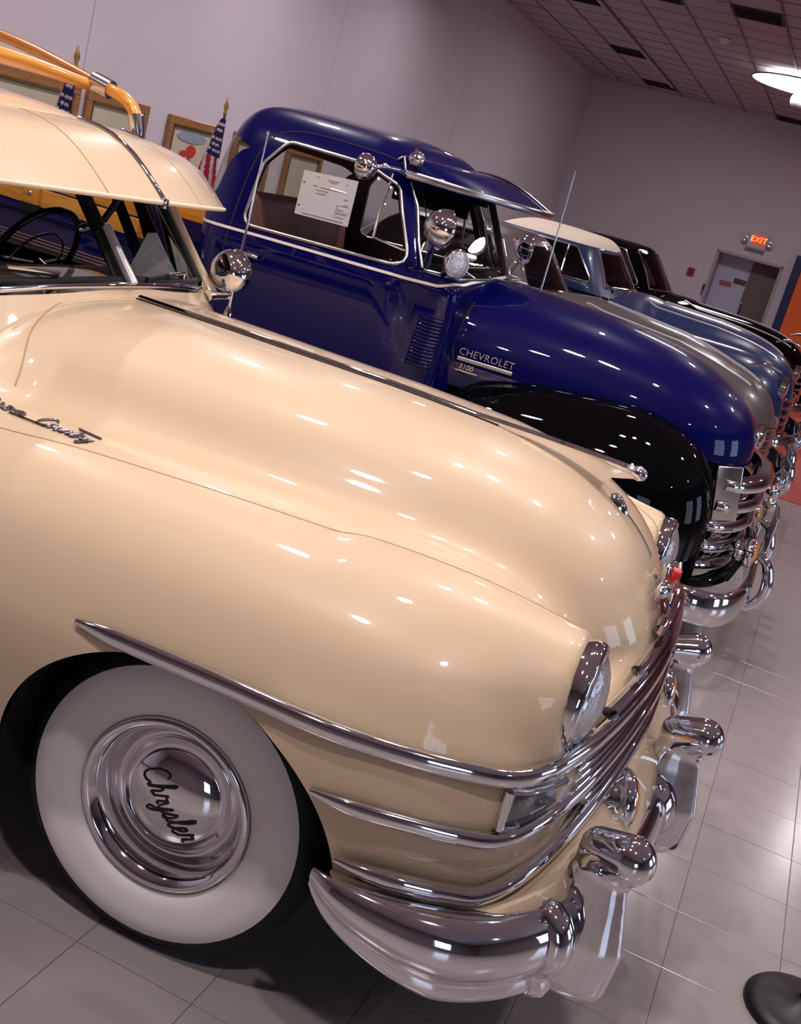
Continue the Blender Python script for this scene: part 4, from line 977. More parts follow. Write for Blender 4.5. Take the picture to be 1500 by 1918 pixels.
# hood joint and lettering
hs = lambda pts: solve_axis(pk_hood, np.array(pts, float), 1, -1.0, -.2, 60)
q = hs(spline([(-.615, -.6, 1.30), (-.625, -.6, 1.20), (-.625, -.6, 1.09), (-.585, -.6, 1.0), (-.48, -.6, .965)], 6))
for s in (1, -1): mesh('hood_joint', *ribbon(pk_hood, q*[1, s, 1], .008, .0015), SEAM, CH, smooth=False)
EMB = mat('worn_chrome_lettering', (.60, .58, .56), rough=.25, metal=.8, noise=.1)
def on_hood(vf, x, z, tilt=.0):
    v, f = vf; c, s_ = cos(tilt), sin(tilt)
    p = np.array([(x+a*c-b*s_, -.6, z+a*s_+b*c) for a, b, d_ in v]); q = hs(p); g = grad(pk_hood, q); g /= np.linalg.norm(g, axis=1)[:, None]
    return q+g*(np.array([d_ for a, b, d_ in v])[:, None]+.006), f
nb = mesh('nameplate', *on_hood(text_mesh('CHEVROLET', .046, .006, 0, 'CENTER', 1.08), -.455, 1.077), EMB, CH, smooth=False)
mesh('underline_bar', *on_hood(bbox((0, 0, 0), (.27, .018, .008), .003), -.455, 1.045), EMB, nb, smooth=False); mesh('figures', *on_hood(text_mesh('3100', .036, .006, .1), -.535, 1.012), EMB, nb, smooth=False)
mesh('figures_bar', *on_hood(bbox((0, 0, 0), (.11, .006, .006), .002), -.53, .992), EMB, nb, smooth=False)
top = project(pk_hood, densify([(-.60, 0, 1.42), (.50, 0, 1.36), (.72, 0, 1.30), (.80, 0, 1.15)], .04)); mesh('hood_centre_strip', *ribbon(pk_hood, top, .012, .003), CHROME2, CH)
mesh('hood_crest', *bbox(tuple(project(pk_hood, np.array([(.83, 0, 1.02)]))[0]), (.02, .12, .07), .008), CHROME2, CH)
# grille
GP = [(.745, .64), (.80, .60), (.855, .50), (.90, .35), (.925, .18), (.93, 0)]
gpath = both(spline([(x, -y, 0) for x, y in GP], 6)); CS = mat('cream_pinstripe', (.80, .72, .60), rough=.4, noise=.03)
for k, z in enumerate((.875, .775, .675, .575, .480)):
    q = gpath.copy(); q[:, 2] = z; q[:, 0] -= .012*k
    b_ = mesh('grille_bar', *sweep(q, [(-.04, .030), (.0, .029), (.022, .020), (.032, .003), (.030, -.013), (.018, -.025), (-.006, -.030), (-.04, -.029)]), CHROME, CH)
    q2 = q[4:-4].copy(); q2[:, 2] -= .017; mesh('bar_stripe', *sweep(q2, [(.018, .006), (.030, .004), (.028, -.006), (.016, -.008)]), CS, b_)
for s in (-1, 1):
    mesh('grille_side_plate', *bbox((.772, s*.63, .835), (.115, .016, .25), .006, (0, -.20, s*-.35)), CHROME2, CH)
    for k, z in enumerate((.79, .69, .59, .49)): mesh('bar_end_block', *bbox((.765-.010*k, s*.615, z), (.05, .05, .035), .012), CHROME, CH)
    mesh('grille_post', *tube([(.86, s*.32, .44), (.895, s*.32, .90)], .016, 8), BLACKP, CH)
    hl_ = mesh('headlamp', *lathe([(-.06, .10), (.0, .112), (.02, .108), (.028, .092)], 32, (1, 0, 0), (.60, s*.72, .74)), BLACKP, CH); mesh('lens', *lathe([(.015, .094), (.035, .07), (.046, .03), (.048, 0)], 28, (1, 0, 0), (.60, s*.72, .74)), LENS, hl_)
    fo = mesh('fog_lamp', *lathe([(-.085, 0), (-.08, .02), (-.05, .048), (-.04, .046), (-.035, .056), (-.02, .054), (-.015, .064), (.02, .072), (.03, .066)], 24, (1, 0, 0), (.945, s*.47, .575)), CHROME, CH)
    mesh('amber_lens', *lathe([(.024, .066), (.04, .05), (.05, 0)], 24, (1, 0, 0), (.945, s*.47, .575)), AMBER, fo); mesh('stalk', *tube([(.93, s*.47, .51), (.90, s*.47, .42)], .014, 8), RUBBER, fo)
GBx = mesh('grille_backing', *bbox((.72, 0, .625), (.10, 1.0, .40), .02), DARK, CH); mesh('gravel_pan', *sweep(gpath*[1, 1.12, 1]+[-.03, 0, .415], roundsec(.05, .02, 8)), BLACKP, CH)
# bumper and guards
bpz = [(.72, .94), (.82, .945), (.90, .91), (.96, .82), (1.0, .66), (1.03, .40), (1.04, 0)]
q = both(spline([(x-.03, -y, .385) for x, y in bpz], 6)); mesh('bumper', *sweep(q, [(-.01, .075), (.012, .078), (.028, .060), (.030, .02), (.036, .0), (.030, -.02), (.028, -.055), (.012, -.075), (-.01, -.072), (.005, 0)]), CHROME, CH)
for s in (-1, 1):
    g_ = spline([(1.02, s*.40, .30), (1.075, s*.40, .36), (1.085, s*.40, .44), (1.055, s*.40, .53), (1.0, s*.40, .565)], 6); mesh('bumper_guard', *tube(g_, [.022, .034, .036, .030, .020], 12, flat=.8), CHROME, CH)
pl = mesh('licence_plate', *bbox((1.045, .12, .60), (.012, .34, .17), .006), mat('dull_plate', (.20, .17, .16), rough=.4, metal=.5, noise=.1), CH); mesh('plate_frame', *tube([(1.05, -.05, .515), (1.05, .29, .515), (1.05, .29, .685), (1.05, -.05, .685), (1.05, -.05, .515)], .008, 6), CHROME, pl)
for yy in (.0, .24): mesh('plate_stay', *tube([(1.04, yy, .45), (1.04, yy, .60)], .008, 6), CHROME, pl)
for yy, zz in ((.62, .62), (.80, .66)): 
    fx = mesh('marker_lamp', *lathe([(-.05, 0), (-.045, .02), (-.01, .036), (.01, .036), (.025, .02), (.03, 0)], 16, (1, 0, 0), (1.03, yy, zz)), CHROME, CH); mesh('stalk', *tube([(1.02, yy, zz-.03), (1.01, yy, .44)], .010, 6), CHROME, fx)
# windscreen moulding, divider, wipers
def on_pw(pts): return solve_axis(pk_cab, np.array([(-.8, y, z) for y, z in pts]), 0, -.40, -1.3, 60)
q = on_pw(spline([(-.685, 1.392), (-.4, 1.398), (0, 1.402), (.4, 1.398), (.685, 1.392)], 6)); mesh('screen_moulding', *tube(lift(pk_cab, q, .003), .008, 8), CHROME2, CH)
for s in (-1, 1):
    q = on_pw([(s*.68, 1.395), (s*.65, 1.5), (s*.61, 1.65), (s*.595, 1.75)]); mesh('screen_moulding', *tube(lift(pk_cab, q, .003), .008, 8), CHROME2, CH)
q = on_pw([(0, 1.40), (0, 1.5), (0, 1.6), (0, 1.76)]); mesh('divider_seal', *tube(lift(pk_cab, q, -.008), .018, 8), RUBBER, CH); mesh('divider', *tube(lift(pk_cab, q[:3], .010), [.012, .010], 8), CHROME, CH)
for s in (-1, 1):
    q = on_pw([(s*.42, 1.415), (s*.18, 1.445)]); wp = mesh('wiper', *tube(np.vstack([[(-.66, s*.42, 1.40)], lift(pk_cab, q, .018)]), .006, 6), CHROME2, CH); mesh('wiper_blade', *tube(lift(pk_cab, on_pw([(s*.30, 1.435), (s*.06, 1.455)]), .010), .006, 6), RUBBER, wp)
# visor
VIS = []
for y in np.linspace(-.70, .70, 31):
    t = abs(y)/.70; rear = (-1.03-.055*t*t+(.02 if t < .2 else 0), 1.865-.03*t*t); fr = (-.475-.46*t**2.0-.10*t**8, 1.778+.012*t**3)
    VIS.append([(rear[0]+(fr[0]-rear[0])*u, y, rear[1]+(fr[1]-rear[1])*u+.055*sin(pi*min(1, u*1.02))*(1-.25*t)) for u in np.linspace(0, 1, 9)])
vv = [p for r_ in VIS for p in r_]; k = 9; ff = [(i*k+j, i*k+j+1, (i+1)*k+j+1, (i+1)*k+j) for i in range(len(VIS)-1) for j in range(k-1)]; n0 = len(vv)
vb = [(p[0]-.003, p[1], p[2]-.012) for p in vv]; fb = [tuple(reversed([i+n0 for i in q])) for q in ff]; fe = [(i*k+k-1, i*k+k-1+n0, (i+1)*k+k-1+n0, (i+1)*k+k-1) for i in range(len(VIS)-1)]
vs_ = mesh('sun_visor', vv+vb, ff+fb+fe, NAVY, CH, auto=50)
rim = [(r_[-1][0]+.001, r_[-1][1], r_[-1][2]-.006) for r_ in VIS]; mesh('visor_rim', *sweep(rim, roundsec(.006, .017, 8)), CHROME2, vs_)
st = [(p[0], 0, p[2]+.004) for p in VIS[15]]; mesh('visor_strip', *sweep(st, roundsec(.012, .006, 8)), CHROME2, vs_)
for s in (-1, 1):
    e_ = VIS[0 if s < 0 else -1]; mesh('visor_bracket', *tube([e_[0], e_[4], e_[-1]], .007, 8), CHROME2, vs_)
    lm = mesh('clearance_lamp', *lathe([(-.03, .012), (-.02, .028), (.02, .033), (.035, .026), (.045, 0)], 18, (.95, s*-.1, .1), (-1.005, s*.70, 1.855)), CHROME, CH); mesh('lamp_bud', *lathe([(-.01, 0), (0, .012), (.015, 0)], 10, (0, 0, 1), (-1.01, s*.70, 1.89)), CHROME, lm)
# mirror, spot lamps
def spot(c, ax, r, foot, nm='spot_lamp'):
    o = mesh(nm, *lathe([(-.95*r, 0), (-.92*r, .30*r), (-.70*r, .66*r), (-.35*r, .90*r), (0, r), (.18*r, 1.02*r), (.26*r, .96*r), (.26*r, .88*r)], 28, ax, c), CHROME, CH)
    mesh('lens', *lathe([(.22*r, .9*r), (.34*r, .6*r), (.38*r, 0)], 24, ax, c), LENS, o); mesh('arm', *tube(spline([foot, ((foot[0]+c[0])/2, (foot[1]*.4+c[1]*.6), c[2]*.65+foot[2]*.35-.02), (c[0], c[1], c[2]-r*.95)], 5), .014, 8), CHROME, o)
    return o
spot((-.755, -.845, 1.60), (.62, .55, -.05), .088, (-.83, -.70, 1.43))
o = spot((-.665, -.80, 1.468), (.80, -.58, .05), .066, (-.74, -.70, 1.40)); spot((-.72, .82, 1.56), (.9, .3, 0), .082, (-.76, .70, 1.41))
for s in (-1, 1):
    mr = mesh('door_mirror', *lathe([(-.062, 0), (-.058, .022), (-.042, .044), (-.015, .057), (.006, .058), (.010, .05), (.006, 0)], 24, (-.92, s*-.38, 0), (-1.175, s*.86, 1.765)), CHROME, CH)
    mesh('mirror_arm', *tube(spline([(-1.15, s*.85, 1.77), (-1.10, s*.83, 1.785), (-1.05, s*.75, 1.79), (-1.03, s*.69, 1.775)], 5), .010, 8), CHROME, mr)
    mesh('ball_joint', *lathe([(-.014, 0), (-.01, .01), (0, .014), (.01, .01), (.014, 0)], 10, (0, 0, 1), (-1.095, s*.83, 1.79)), CHROME, mr)
ae = mesh('aerial', *tube([(-.52, .52, 1.33), (-.52, .52, 1.62), (-.525, .525, 2.03)], [.006, .005, .0025], 8), CHROME, CH); mesh('base', *lathe([(0, .016), (.015, .012), (.02, .006)], 12, (0, 0, 1), (-.52, .52, 1.33)), CHROME, ae)
fc = mesh('fuel_cap', *lathe([(-.01, .05), (.02, .052), (.035, .040), (.045, 0)], 20, (-.3, -1, 0), (-1.965, -.775, 1.135)), CHROME2, CH)
# interior
mesh('seat', *bbox((-1.62, 0, .95), (.50, 1.36, .22), .07), SEATB, CH); mesh('seat_back', *bbox((-1.84, 0, 1.26), (.18, 1.40, .50), .07, (0, -.15, 0)), SEATB, CH)
for s in (-1, 1): mesh('inner_visor', *bbox((-1.26, s*.50, 1.715), (.46, .025, .17), .01), INTER, CH) if s > 0 else mesh('inner_visor', *bbox((-1.06, s*.36, 1.775), (.17, .46, .02), .008), INTER, CH)
mesh('dashboard', *bbox((-.88, 0, 1.30), (.22, 1.30, .20), .05), INTER, CH); stw = mesh('steering_wheel', *tube([(-1.22+.08*cos(a), .36+.21*sin(a), 1.34+.17*cos(a)) for a in np.linspace(0, 2*pi, 33)], .011, 8, cap=False), MATS['black_bakelite'], CH)
mesh('spoke', *tube([(-1.22, .16, 1.34), (-1.19, .36, 1.32), (-1.22, .56, 1.34)], .009, 6), MATS['black_bakelite'], stw); mesh('cab_floor', *box((-1.4, 0, .62), (1.3, 1.4, .03)), DARK, CH, smooth=False)
PINS = mat('dull_rose_pinstripe', (.30, .17, .14), rough=.5, noise=.1)
# bed: navy sides with pinstripes, wooden stake boards bolted to posts
for s in (-1, 1):
    sd = mesh('bed_side', *bbox((-3.12, s*.79, .84), (2.0, .045, .58), .012), NAVY, CH)
    mesh('bed_rail', *tube([(-4.12, s*.795, 1.125), (-2.13, s*.795, 1.125)], .03, 12), NAVY, sd)
    for k, z in enumerate((.972, .988, 1.004)): mesh('pinstripe', *bbox((-3.12, s*.8135, z), (1.94, .004, .005), .001), PINS, sd, smooth=False)
    for z0, z1 in ((1.155, 1.243), (1.252, 1.375)): mesh('stake_board', *bbox((-3.13, s*.80, (z0+z1)/2), (1.98, .028, z1-z0), .005), WOOD, CH)
    for x in (-4.05, -3.5, -2.86, -2.19):
        po = mesh('stake_post', *bbox((x, s*.828, 1.262), (.09, .034, .24), .006), WOODD if x == -2.19 else WOOD, CH)
        for z in (1.215, 1.33): mesh('bolt', *lathe([(0, .012), (.006, .011), (.009, .005), (.01, 0)], 10, (0, s, 0), (x, s*.844, z)), CHROME2, po)
        mesh('post_socket', *bbox((x, s*.826, 1.14), (.10, .05, .05), .01), DARK, po)
    mesh('rear_fender', *lathe([(-.14, .52), (-.02, .50), (.0, .46)], 40, (0, s, 0), (-3.15, s*.93, .36)), BLACKP, CH)
mesh('bed_floor', *bbox((-3.12, 0, .62), (2.0, 1.55, .04), .01), WOODD, CH); mesh('bed_front', *bbox((-2.13, 0, .86), (.03, 1.56, .50), .01), NAVY, CH); mesh('tailgate', *bbox((-4.12, 0, .84), (.03, 1.5, .50), .01), NAVY, CH)
for x in (0.02, -3.12):
    for s in (-1, 1): wheel(CH, x, s*.86, s, .365, whitewall=False)
# white bill sheet taped inside the near door window
bl = thing('window_bill', 'white printed paper sheet fixed inside the near door window of the navy pickup', 'paper', (0, 2.95, 0), .05)
py = -.655
cs = V3([(-1.545, 1.47), (-1.265, 1.478), (-1.262, 1.692), (-1.54, 1.676)])
sh = lambda u, v: V3([*( (cs[0]*(1-u)+cs[1]*u)*(1-v)+(cs[3]*(1-u)+cs[2]*u)*v)])
def patch(u0, u1, v0, v1, d=0.): 
    p = [sh(u0, v0), sh(u1, v0), sh(u1, v1), sh(u0, v1)]; a = [(q[0], py+.05*(1.6-q[1])-d, q[1]) for q in p]; b = [(q[0], py+.05*(1.6-q[1])-d+.0015, q[1]) for q in p]
    return a+b, [(0, 1, 2, 3), (7, 6, 5, 4), (0, 4, 5, 1), (1, 5, 6, 2), (2, 6, 7, 3), (3, 7, 4, 0)]
mesh('sheet', *patch(0, 1, 0, 1), PAPER, bl, smooth=False)
mb = MB()
for u0, u1, v in ((.22, .30, .70), (.36, .78, .685), (.30, .52, .62), (.30, .48, .55), (.82, .9, .54), (.84, .92, .42), (.74, .86, .30), (.74, .92, .22), (.76, .9, .14), (.15, .9, .05), (.22, .23, .5)): mb.add(patch(u0, u1, v, v+.018, .0012))
mb.add(patch(.72, .73, .12, .40, .0012)).add(patch(.72, .95, .40, .407, .0012)).add(patch(.72, .95, .26, .266, .0012))
mesh('print', mb.v, mb.f, INK, bl, smooth=False)
mb = MB()
for u0, u1, v in ((.46, .68, .88), (.50, .64, .845), (.26, .30, .90), (.80, .84, .86)): mb.add(patch(u0, u1, v, v+.022, .0012))
mesh('red_print', mb.v, mb.f, INKR, bl, smooth=False)
mb = MB().add(patch(.035, .06, .72, .75, .0012)).add(patch(.035, .06, .20, .23, .0012)); mesh('punch_hole', mb.v, mb.f, DARK, bl, smooth=False)

# ------------------------------------------------------------------ three further cars down the row
def make_car(name, label, loc, rz, paint, trim, *, hood_top=1.10, nose_x=.80, roof_z=1.60, hw=.90, roof=None, roof_mat=None, convertible=False, ws_x=-.95, belt=1.18, fz=.98, hood_z2=None, length=4.9, fast=False, vent=True):
    R_ = thing(name, label, 'car', loc, rz); hz2 = hood_z2 or hood_top-.10
    def body(P):
        x, y, z = P[:, 0], np.abs(P[:, 1]), P[:, 2]
        zt = np.interp(x, [-1.2, -.7, 0, .4, .8], [belt+.02, hood_top, (hood_top+hz2)/2+.02, hz2+.02, hz2-.02]); wh = np.interp(x, [-1.2, -.6, .3, .8], [.70, .60, .50, .44])
        u = y/wh; v = np.maximum(z-.6, 0)/(zt-.6); w_ = np.maximum(x-.1, 0)/(nose_x+.02-.1)
        h = (((u**2.5+v**2.5)**(3/2.5)+w_**3)**(1/3.)-1)*.42
        u = np.abs(y-.56)/(hw-.55); v = np.maximum(z-.55, 0)/(fz-.55); w_ = np.where(x > .15, (x-.15)/(nose_x-.18), np.maximum(-x-.7, 0)/1.0)
        f = (((u**2.3+v**2.3)**(2.7/2.3)+np.abs(w_)**2.7)**(1/2.7)-1)*.34
        u = y/(hw-.03); v = np.maximum(z-.65, 0)/(belt-.65); w_ = np.maximum(-x-2.3, 0)/(length-nose_x-2.35)
        b = smax((((u**3+v**3)+w_**3)**(1/3.)-1)*.45, x+.65, .15)
        return smin(smin(h, f, .07), b, .10)
    V, Fc = surfnet(body, (-length+.8-.2, -hw-.08, .30), (nose_x+.1, hw+.08, max(hood_top, belt)+.12), .033)
    V, Fc = clip(V, Fc, lambda P: P[:, 2]-.32)
    for cx in (0., -3.0): V, Fc = clip(V, Fc, lambda P: np.where(np.abs(P[:, 1]) > .45, np.hypot(P[:, 0]-cx, P[:, 2]-.36)-.40, 1.))
    mesh('body', V, Fc, paint, R_)
    mesh('underside', *bbox((-1.5, 0, .42), (4.0, 1.2, .2), .02), DARK, R_)
    # cabin
    wz = belt+.02
    def cab(P):
        x, y, z = P[:, 0], np.abs(P[:, 1]), P[:, 2]
        top = z-(roof_z-.07*(y/.6)**2-.05*((x+1.75)/.8)**2); sd_ = y-(hw-.12-.34*np.maximum(z-wz, 0)); ws = (x-ws_x+.20*(y/.66)**2+(z-wz)*.80)/1.28; rr = (-x-2.55-(.35 if fast else 0)+(z-wz)*1.1)/1.48
        return smax(smax(top, sd_, .14), smax(ws, rr, .08), .08)
    V, Fc = surfnet(cab, (-3.4, -hw, wz-.08), (ws_x+.15, hw, roof_z+.08), .028)
    t_ = roof_z-(.10 if roof_mat is None else .155)
    def op(P):
        x, y, z = P[:, 0], P[:, 1], P[:, 2]; ay = np.abs(y)
        k = (t_-wz)*.8
        s = np.where(ay > .42, np.minimum(sd_poly(x, z, [(ws_x-.30, wz+.02), (ws_x-.30-k, t_), (ws_x-.95, t_), (ws_x-.95, wz+.02)], .03), sd_poly(x, z, [(ws_x-1.0, wz+.02), (ws_x-1.0, t_), (ws_x-1.30, t_), (ws_x-1.45, wz+.02)], .03)), 1)
        f = np.where(x > ws_x-.42, sd_poly(ay, z, [(-.06, wz+.03), (-.06, t_+.02), (.50, t_), (.60, wz+.03)], .03), 1); f = np.where((x > ws_x-.42) & (ay < .03), np.minimum(f, np.maximum(wz+.03-z, z-t_-.02)), f)
        return np.minimum(s, f)
    V1, F1 = clip(V, Fc, op)
    if roof_mat is not None:
        cut = lambda P: np.where(P[:, 0] > ws_x-1.46, P[:, 2]-(t_+.035), P[:, 2]-(wz+.04))
        a, b = clip(V1, F1, cut); mesh('folding_top', a, b, roof_mat, R_); a, b = clip(V1, F1, lambda P: -cut(P)); mesh('screen_frame', a, b, paint, R_)
    else: mesh('roof', V1, F1, paint, R_)
    g = grad(cab, V1); g /= np.linalg.norm(g, axis=1)[:, None]+1e-9; mesh('lining', V1-g*.03, [tuple(reversed(q)) for q in F1], INTER, R_)
    VG, FG = clip(V, Fc, lambda P: -op(P)); mesh('glass', VG, FG, DGLASS, R_)
    mesh('seat_back', *bbox((ws_x-.95, 0, wz-.05), (.14, 1.2, .40), .05), INTER, R_); mesh('dashboard', *bbox((ws_x-.22, 0, wz-.06), (.2, 1.15, .14), .03), INTER, R_)
    def onw(pts): return solve_axis(cab, np.array([(ws_x, y, z) for y, z in pts]), 0, ws_x+.2, ws_x-.7, 50)
    q = onw([(-.63, wz+.01), (-.3, wz+.025), (0, wz+.03), (.3, wz+.025), (.63, wz+.01)]); mesh('screen_moulding', *tube(lift(cab, q, .004), .014, 8), CHROME, R_)
    for s in (-1, 1): q = onw([(s*.635, wz+.01), (s*.575, (wz+t_)/2), (s*.53, t_+.015)]); mesh('screen_moulding', *tube(lift(cab, q, .004), .013, 8), CHROME, R_)
    q = onw([(-.53, t_+.015), (0, t_+.035), (.53, t_+.015)]); mesh('screen_moulding', *tube(lift(cab, q, .004), .012, 8), CHROME, R_)
    q = onw([(0, wz+.03), (0, t_+.03)]); mesh('divider', *tube(lift(cab, q, .004), .012, 8), CHROME, R_)
    k = (t_-wz)*.8
    for s in (-1, 1):
        lpv = round_loop([(ws_x-.30, wz+.02), (ws_x-.30-k, t_), (ws_x-.95, t_), (ws_x-.95, wz+.02)], .03, 3); q = solve_axis(cab, np.array([(a, -.6, b) for a, b in densify(lpv, .08)]), 1, -1., -.3, 50)*[1, -s, 1]; mesh('window_moulding', *tube(q, .010, 6, cap=False), CHROME2, R_)
        if vent: q = solve_axis(cab, np.array([(ws_x-.60, -.6, wz+.02), (ws_x-.52-.1, -.6, t_)]), 1, -1, -.3, 50)*[1, -s, 1]; mesh('vent_bar', *tube(q, .011, 6), CHROME2, R_)
    # brightwork
    top = project(body, densify([(ws_x+.30, 0, hood_top), (.0, 0, hood_top), (nose_x-.15, 0, hz2)], .06)); mesh('hood_strip', *ribbon(body, top, .025, .010), SATIN, R_)
    for s in (-1, 1):
        q = project(body, densify([(ws_x+.2, s*.34, hood_top-.02), (0, s*.32, hood_top-.03), (nose_x-.2, s*.28, hz2-.03)], .08)); mesh('hood_side_strip', *ribbon(body, q, .016, .008), SATIN, R_)
        q = project(body, densify([(-.9, s*hw, .80), (0, s*hw, .80), (nose_x-.2, s*(hw-.05), .78)], .08)); mesh('side_strip', *ribbon(body, q, .022, .008), SATIN, R_)
        c = project(body, np.array([(nose_x+.02, s*.60, fz-.17)]))[0]; h = mesh('headlamp', *lathe([(-.03, .11), (.02, .112), (.03, .095)], 24, (1, 0, 0), c), CHROME, R_); mesh('lens', *lathe([(.02, .095), (.04, .06), (.048, 0)], 20, (1, 0, 0), c), LENS, h)
    mesh('hood_ornament', *tube(spline([(nose_x-.30, 0, hz2+.02), (nose_x-.18, 0, hz2+.06), (nose_x-.06, 0, hz2+.035)], 5), [.008, .016, .006], 8), CHROME, R_)
    gp = both(spline([(nose_x-.20, -.66, 0), (nose_x-.06, -.56, 0), (nose_x+.02, -.30, 0), (nose_x+.035, 0, 0)], 6))
    for z in np.arange(.48, min(.78, hz2-.22), .075): q = gp.copy(); q[:, 2] = z; mesh('grille_bar', *sweep(q, roundsec(.018, .014, 8)), trim, R_)
    q = both(spline([(nose_x-.35, -hw-.02, .43), (nose_x-.02, -hw+.0, .43), (nose_x+.10, -.70, .43), (nose_x+.17, -.30, .43), (nose_x+.18, 0, .43)], 6)); mesh('bumper', *sweep(q, [(-.01, .08), (.015, .08), (.035, .05), (.04, 0), (.034, -.05), (.015, -.08), (-.01, -.075), (.01, 0)]), trim, R_)
    for s in (-1, 1): mesh('bumper_guard', *tube(spline([(nose_x+.18, s*.34, .33), (nose_x+.23, s*.34, .42), (nose_x+.22, s*.34, .54), (nose_x+.16, s*.34, .62)], 5), [.03, .04, .036, .024], 10), CHROME, R_)
    for x in (0, -3.0):
        for s in (-1, 1): wheel(R_, x, s*(hw-.10), s, .36)
    return R_
g_ = make_car('grey_saloon', 'dull grey saloon with a tan-grey roof, between the navy pickup and the steel blue car', (0, 5.95, 0), .03, GREYP, CHROME, hood_top=1.285, nose_x=.80, hood_z2=1.11, roof_z=1.625, ws_x=-.93, belt=1.20, fz=.93, hw=.92)
b_ = make_car('blue_convertible', 'steel blue convertible with a cream-white folding top, second beyond the navy pickup', (0, 8.45, 0), .02, STEELB, CHROME, hood_top=1.29, nose_x=.82, hood_z2=1.20, roof_z=1.72, ws_x=-.86, belt=1.25, fz=1.10, hw=.93, roof_mat=CANVAS)
k_ = make_car('black_saloon', 'black vintage saloon with a rounded roof, farthest of the row near the exit door', (0, 11.6, 0), .0, BLACKP, CHROME, hood_top=1.24, nose_x=.82, hood_z2=1.16, roof_z=1.72, ws_x=-.95, belt=1.22, fz=1.02, hw=.9, fast=True)

# ------------------------------------------------------------------ framed pictures on the back wall
MATB = mat('picture_mount', (.56, .50, .38), rough=.8, noise=.10, nscale=8); INKT = mat('picture_tan', (.50, .40, .24), rough=.8, noise=.2, nscale=5)  # mount colour and a flat tan for picture shapes
INKB = mat('picture_dark_green', (.06, .09, .05), rough=.8, noise=.3); INKY = mat('picture_yellow', (.62, .45, .04), rough=.8, noise=.15); INKX = mat('picture_red', (.55, .04, .02), rough=.8, noise=.15); INKBL = mat('picture_blue_grey', (.30, .33, .40), rough=.8, noise=.2)
def frame(y, w_, ztop, h, label, art):
    t = thing('framed_picture', label, 'picture', (BX+.003, y, ztop-h/2), group='framed pictures on the back wall'); fw = .075
    for nm, c, s in (('frame_rail', (.02, 0, h/2-fw/2), (.035, w_, fw)), ('frame_rail', (.02, 0, -h/2+fw/2), (.035, w_, fw)), ('frame_stile', (.02, w_/2-fw/2, 0), (.034, fw, h-2*fw)), ('frame_stile', (.02, -w_/2+fw/2, 0), (.034, fw, h-2*fw))):
        a = mesh(nm, *bbox(c, s, .008), OAKF, t, smooth=False)
    mesh('mount', *box((.012, 0, 0), (.008, w_-2*fw, h-2*fw)), MATB, t, smooth=False)
    for nm, m_, c, s in art: mesh(nm, *lathe([(-.003, 0), (-.002, .5), (.002, .5), (.003, 0)], 20, (1, 0, 0), (.020, c[0], c[1]), sy=s[0], sz=s[1]), m_, t, smooth=False)
    lip = MB()
    for c, s in (((.03, 0, h/2-fw-.006), (.018, w_-2*fw, .012)), ((.03, 0, -h/2+fw+.006), (.018, w_-2*fw, .012)), ((.03, w_/2-fw-.006, 0), (.018, .012, h-2*fw)), ((.03, -w_/2+fw+.006, 0), (.018, .012, h-2*fw))): lip.add(box(c, s))
    mesh('inner_lip', lip.v, lip.f, GOLD, t, smooth=False)
    return t
frame(6.71, .86, 1.73, .66, 'wooden framed picture of a red vehicle, left of the tall leaning flag', [('red_shape', INKX, (.02, .05), (.17, .11)), ('red_shape', INKX, (-.10, .02), (.12, .06)), ('blue_wash', INKBL, (.0, .17), (.5, .10)), ('red_shape', INKX, (.0, -.04), (.07, .07))])
frame(5.52, .86, 1.745, .66, 'wooden framed picture of a yellow and green vehicle, behind the curved rack bend', [('yellow_shape', INKY, (.02, -.10), (.20, .09)), ('green_shape', INKB, (-.13, -.08), (.18, .09)), ('tan_wash', INKT, (.1, -.17), (.4, .06))])
frame(9.04, .88, 1.73, .62, 'wooden framed picture seen through the side window of the navy pickup', [('tan_shape', INKT, (.15, -.04), (.16, .20)), ('tan_shape', INKT, (.22, .05), (.06, .14))])
frame(7.85, .80, 1.73, .66, 'wooden framed picture mostly hidden behind the navy pickup cab', [('red_shape', INKX, (.0, 0), (.2, .1))])
t = frame(4.38, 1.24, 1.76, .72, 'wide wooden framed picture with reddish art, above the cream roof at the left', [('red_shape', INKX, (-.1, .12), (.4, .10)), ('red_shape', INKX, (.30, .08), (.3, .08)), ('yellow_shape', INKY, (.1, .1), (.2, .07)), ('tan_wash', INKT, (.0, -.1), (.7, .2))])
frame(3.0, .86, 1.73, .66, 'wooden framed picture left of the wide one, behind the cream roof', [('red_shape', INKX, (0, 0), (.2, .1))])

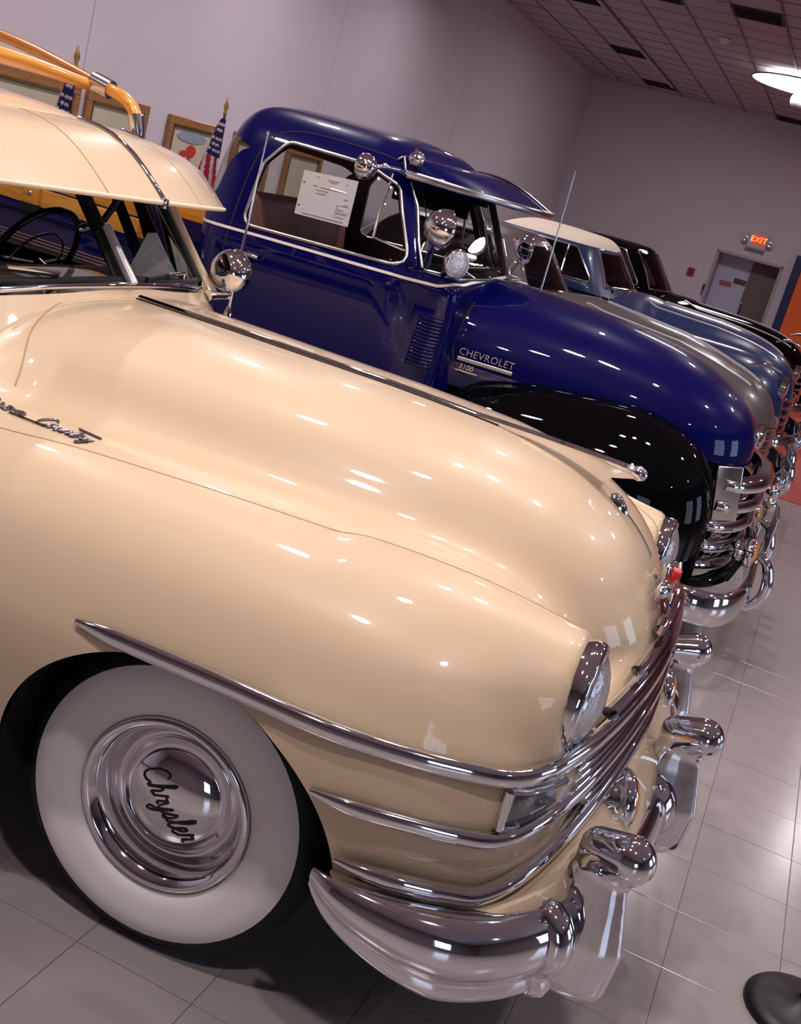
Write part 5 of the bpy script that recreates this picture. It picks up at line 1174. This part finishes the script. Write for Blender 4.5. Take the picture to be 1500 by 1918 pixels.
# ------------------------------------------------------------------ flags on slim poles
FB = mat('flag_blue', (.012, .014, .085), rough=.8, noise=.1); FR = mat('flag_red', (.48, .012, .035), rough=.8, noise=.1); FW = mat('flag_white', (.72, .66, .72), rough=.8, noise=.05); POLE = mat('dark_pole_wood', (.05, .03, .02), rough=.5, noise=.2)
def flag(label, x, y, top, lean, hoist=.62, fly=.95, droop=1.):
    t = thing('flag', label, 'flag', (x, y, 0), group='flags before the back wall')
    mesh('pole', *tube([(0, lean*1.0, 0), (0, 0, top-.16)], .011, 8), POLE, t)
    mesh('finial', *lathe([(0, .010), (.02, .020), (.035, .012), (.08, .024), (.13, .010), (.17, 0)], 12, (0, -lean/top, 1), (0, 0, top-.165)), GOLD, t)
    mesh('base', *lathe([(0, .16), (.03, .15), (.05, .05), (.10, .02)], 24, (0, 0, 1), (0, lean, 0)), POLE, t)
    NU, NV = 44, 24; vv = []; LEN = 1.15
    for i in range(NU+1):
        u = i/NU; wd = .05+.30*u**.8; zz = top-.19-LEN*u
        for j in range(NV+1):
            v = j/NV
            vv.append((.035+.03*u-wd*v, lean*(1-zz/top)-.03-.035*u*sin(v*9.+u*2.)-.02*u, zz-.05*sin(v*pi)*u+.12*v*u))
    fs = []; mi = []
    for i in range(NU):
        for j in range(NV):
            u = (i+.5)/NU; v = (j+.5)/NV
            fs.append((i*(NV+1)+j, i*(NV+1)+j+1, (i+1)*(NV+1)+j+1, (i+1)*(NV+1)+j))
            mi.append(0 if (u < .30 and v < .86+u*.1) else 1+int(v*4.6+u*4.4) % 2)
    o = mesh('cloth', vv, fs, [FB, FR, FW], t); o.data.polygons.foreach_set('material_index', mi)
    G_ = np.array(vv).reshape(NU+1, NV+1, 3); sm = MB()
    for a in range(5):
        for b in range(4 if a % 2 == 0 else 3):
            u = (.06+.05*a)*NU; v = (.14+.22*b+(0 if a % 2 == 0 else .11))*NV; i, j = int(u), int(v)
            if i >= NU or j >= NV or v/NV > .84: continue
            p = G_[i, j]; eu = G_[i+1, j]-p; ev = G_[i, j+1]-p; eu = eu/np.linalg.norm(eu); n_ = np.cross(eu, ev); n_ /= np.linalg.norm(n_)+1e-9; ev = np.cross(n_, eu)
            for sg in (1, -1):
                c = p+n_*.003*sg; pts = [c+(.021 if k % 2 == 0 else .009)*(cos(k*pi/5)*eu+sin(k*pi/5)*ev) for k in range(10)]
                sm.add((pts, [tuple(range(10)) if sg > 0 else tuple(range(9, -1, -1))]))
    st = mesh('stars', sm.v, sm.f, FW, t, smooth=False)
    st['kind'] = 'stuff'
    return t
flag('tall American flag on a pole leaning beside the framed red vehicle picture', -4.55, 6.55, 2.0, .12)
flag('American flag on a pole rising behind the wooden roof rack of the cream sedan', -4.55, 4.40, 2.03, .10)

# ------------------------------------------------------------------ rope stanchion at the lower right corner
t = thing('stanchion', 'black rope stanchion with a round base standing at the lower right corner', 'stanchion', (1.52, .08, 0))
BM = mat('black_stanchion_metal', (.012, .011, .012), rough=.4, metal=.3, noise=.2)
mesh('base', *lathe([(0, .155), (.012, .155), (.022, .147), (.030, .12), (.045, .04), (.06, .025)], 40, (0, 0, 1)), BM, t)
mesh('pole', *tube([(0, 0, .04), (0, 0, .92)], .022, 16), BM, t); mesh('top_cap', *lathe([(.92, .024), (.93, .035), (.955, .035), (.975, .02), (.98, 0)], 20, (0, 0, 1)), BM, t)
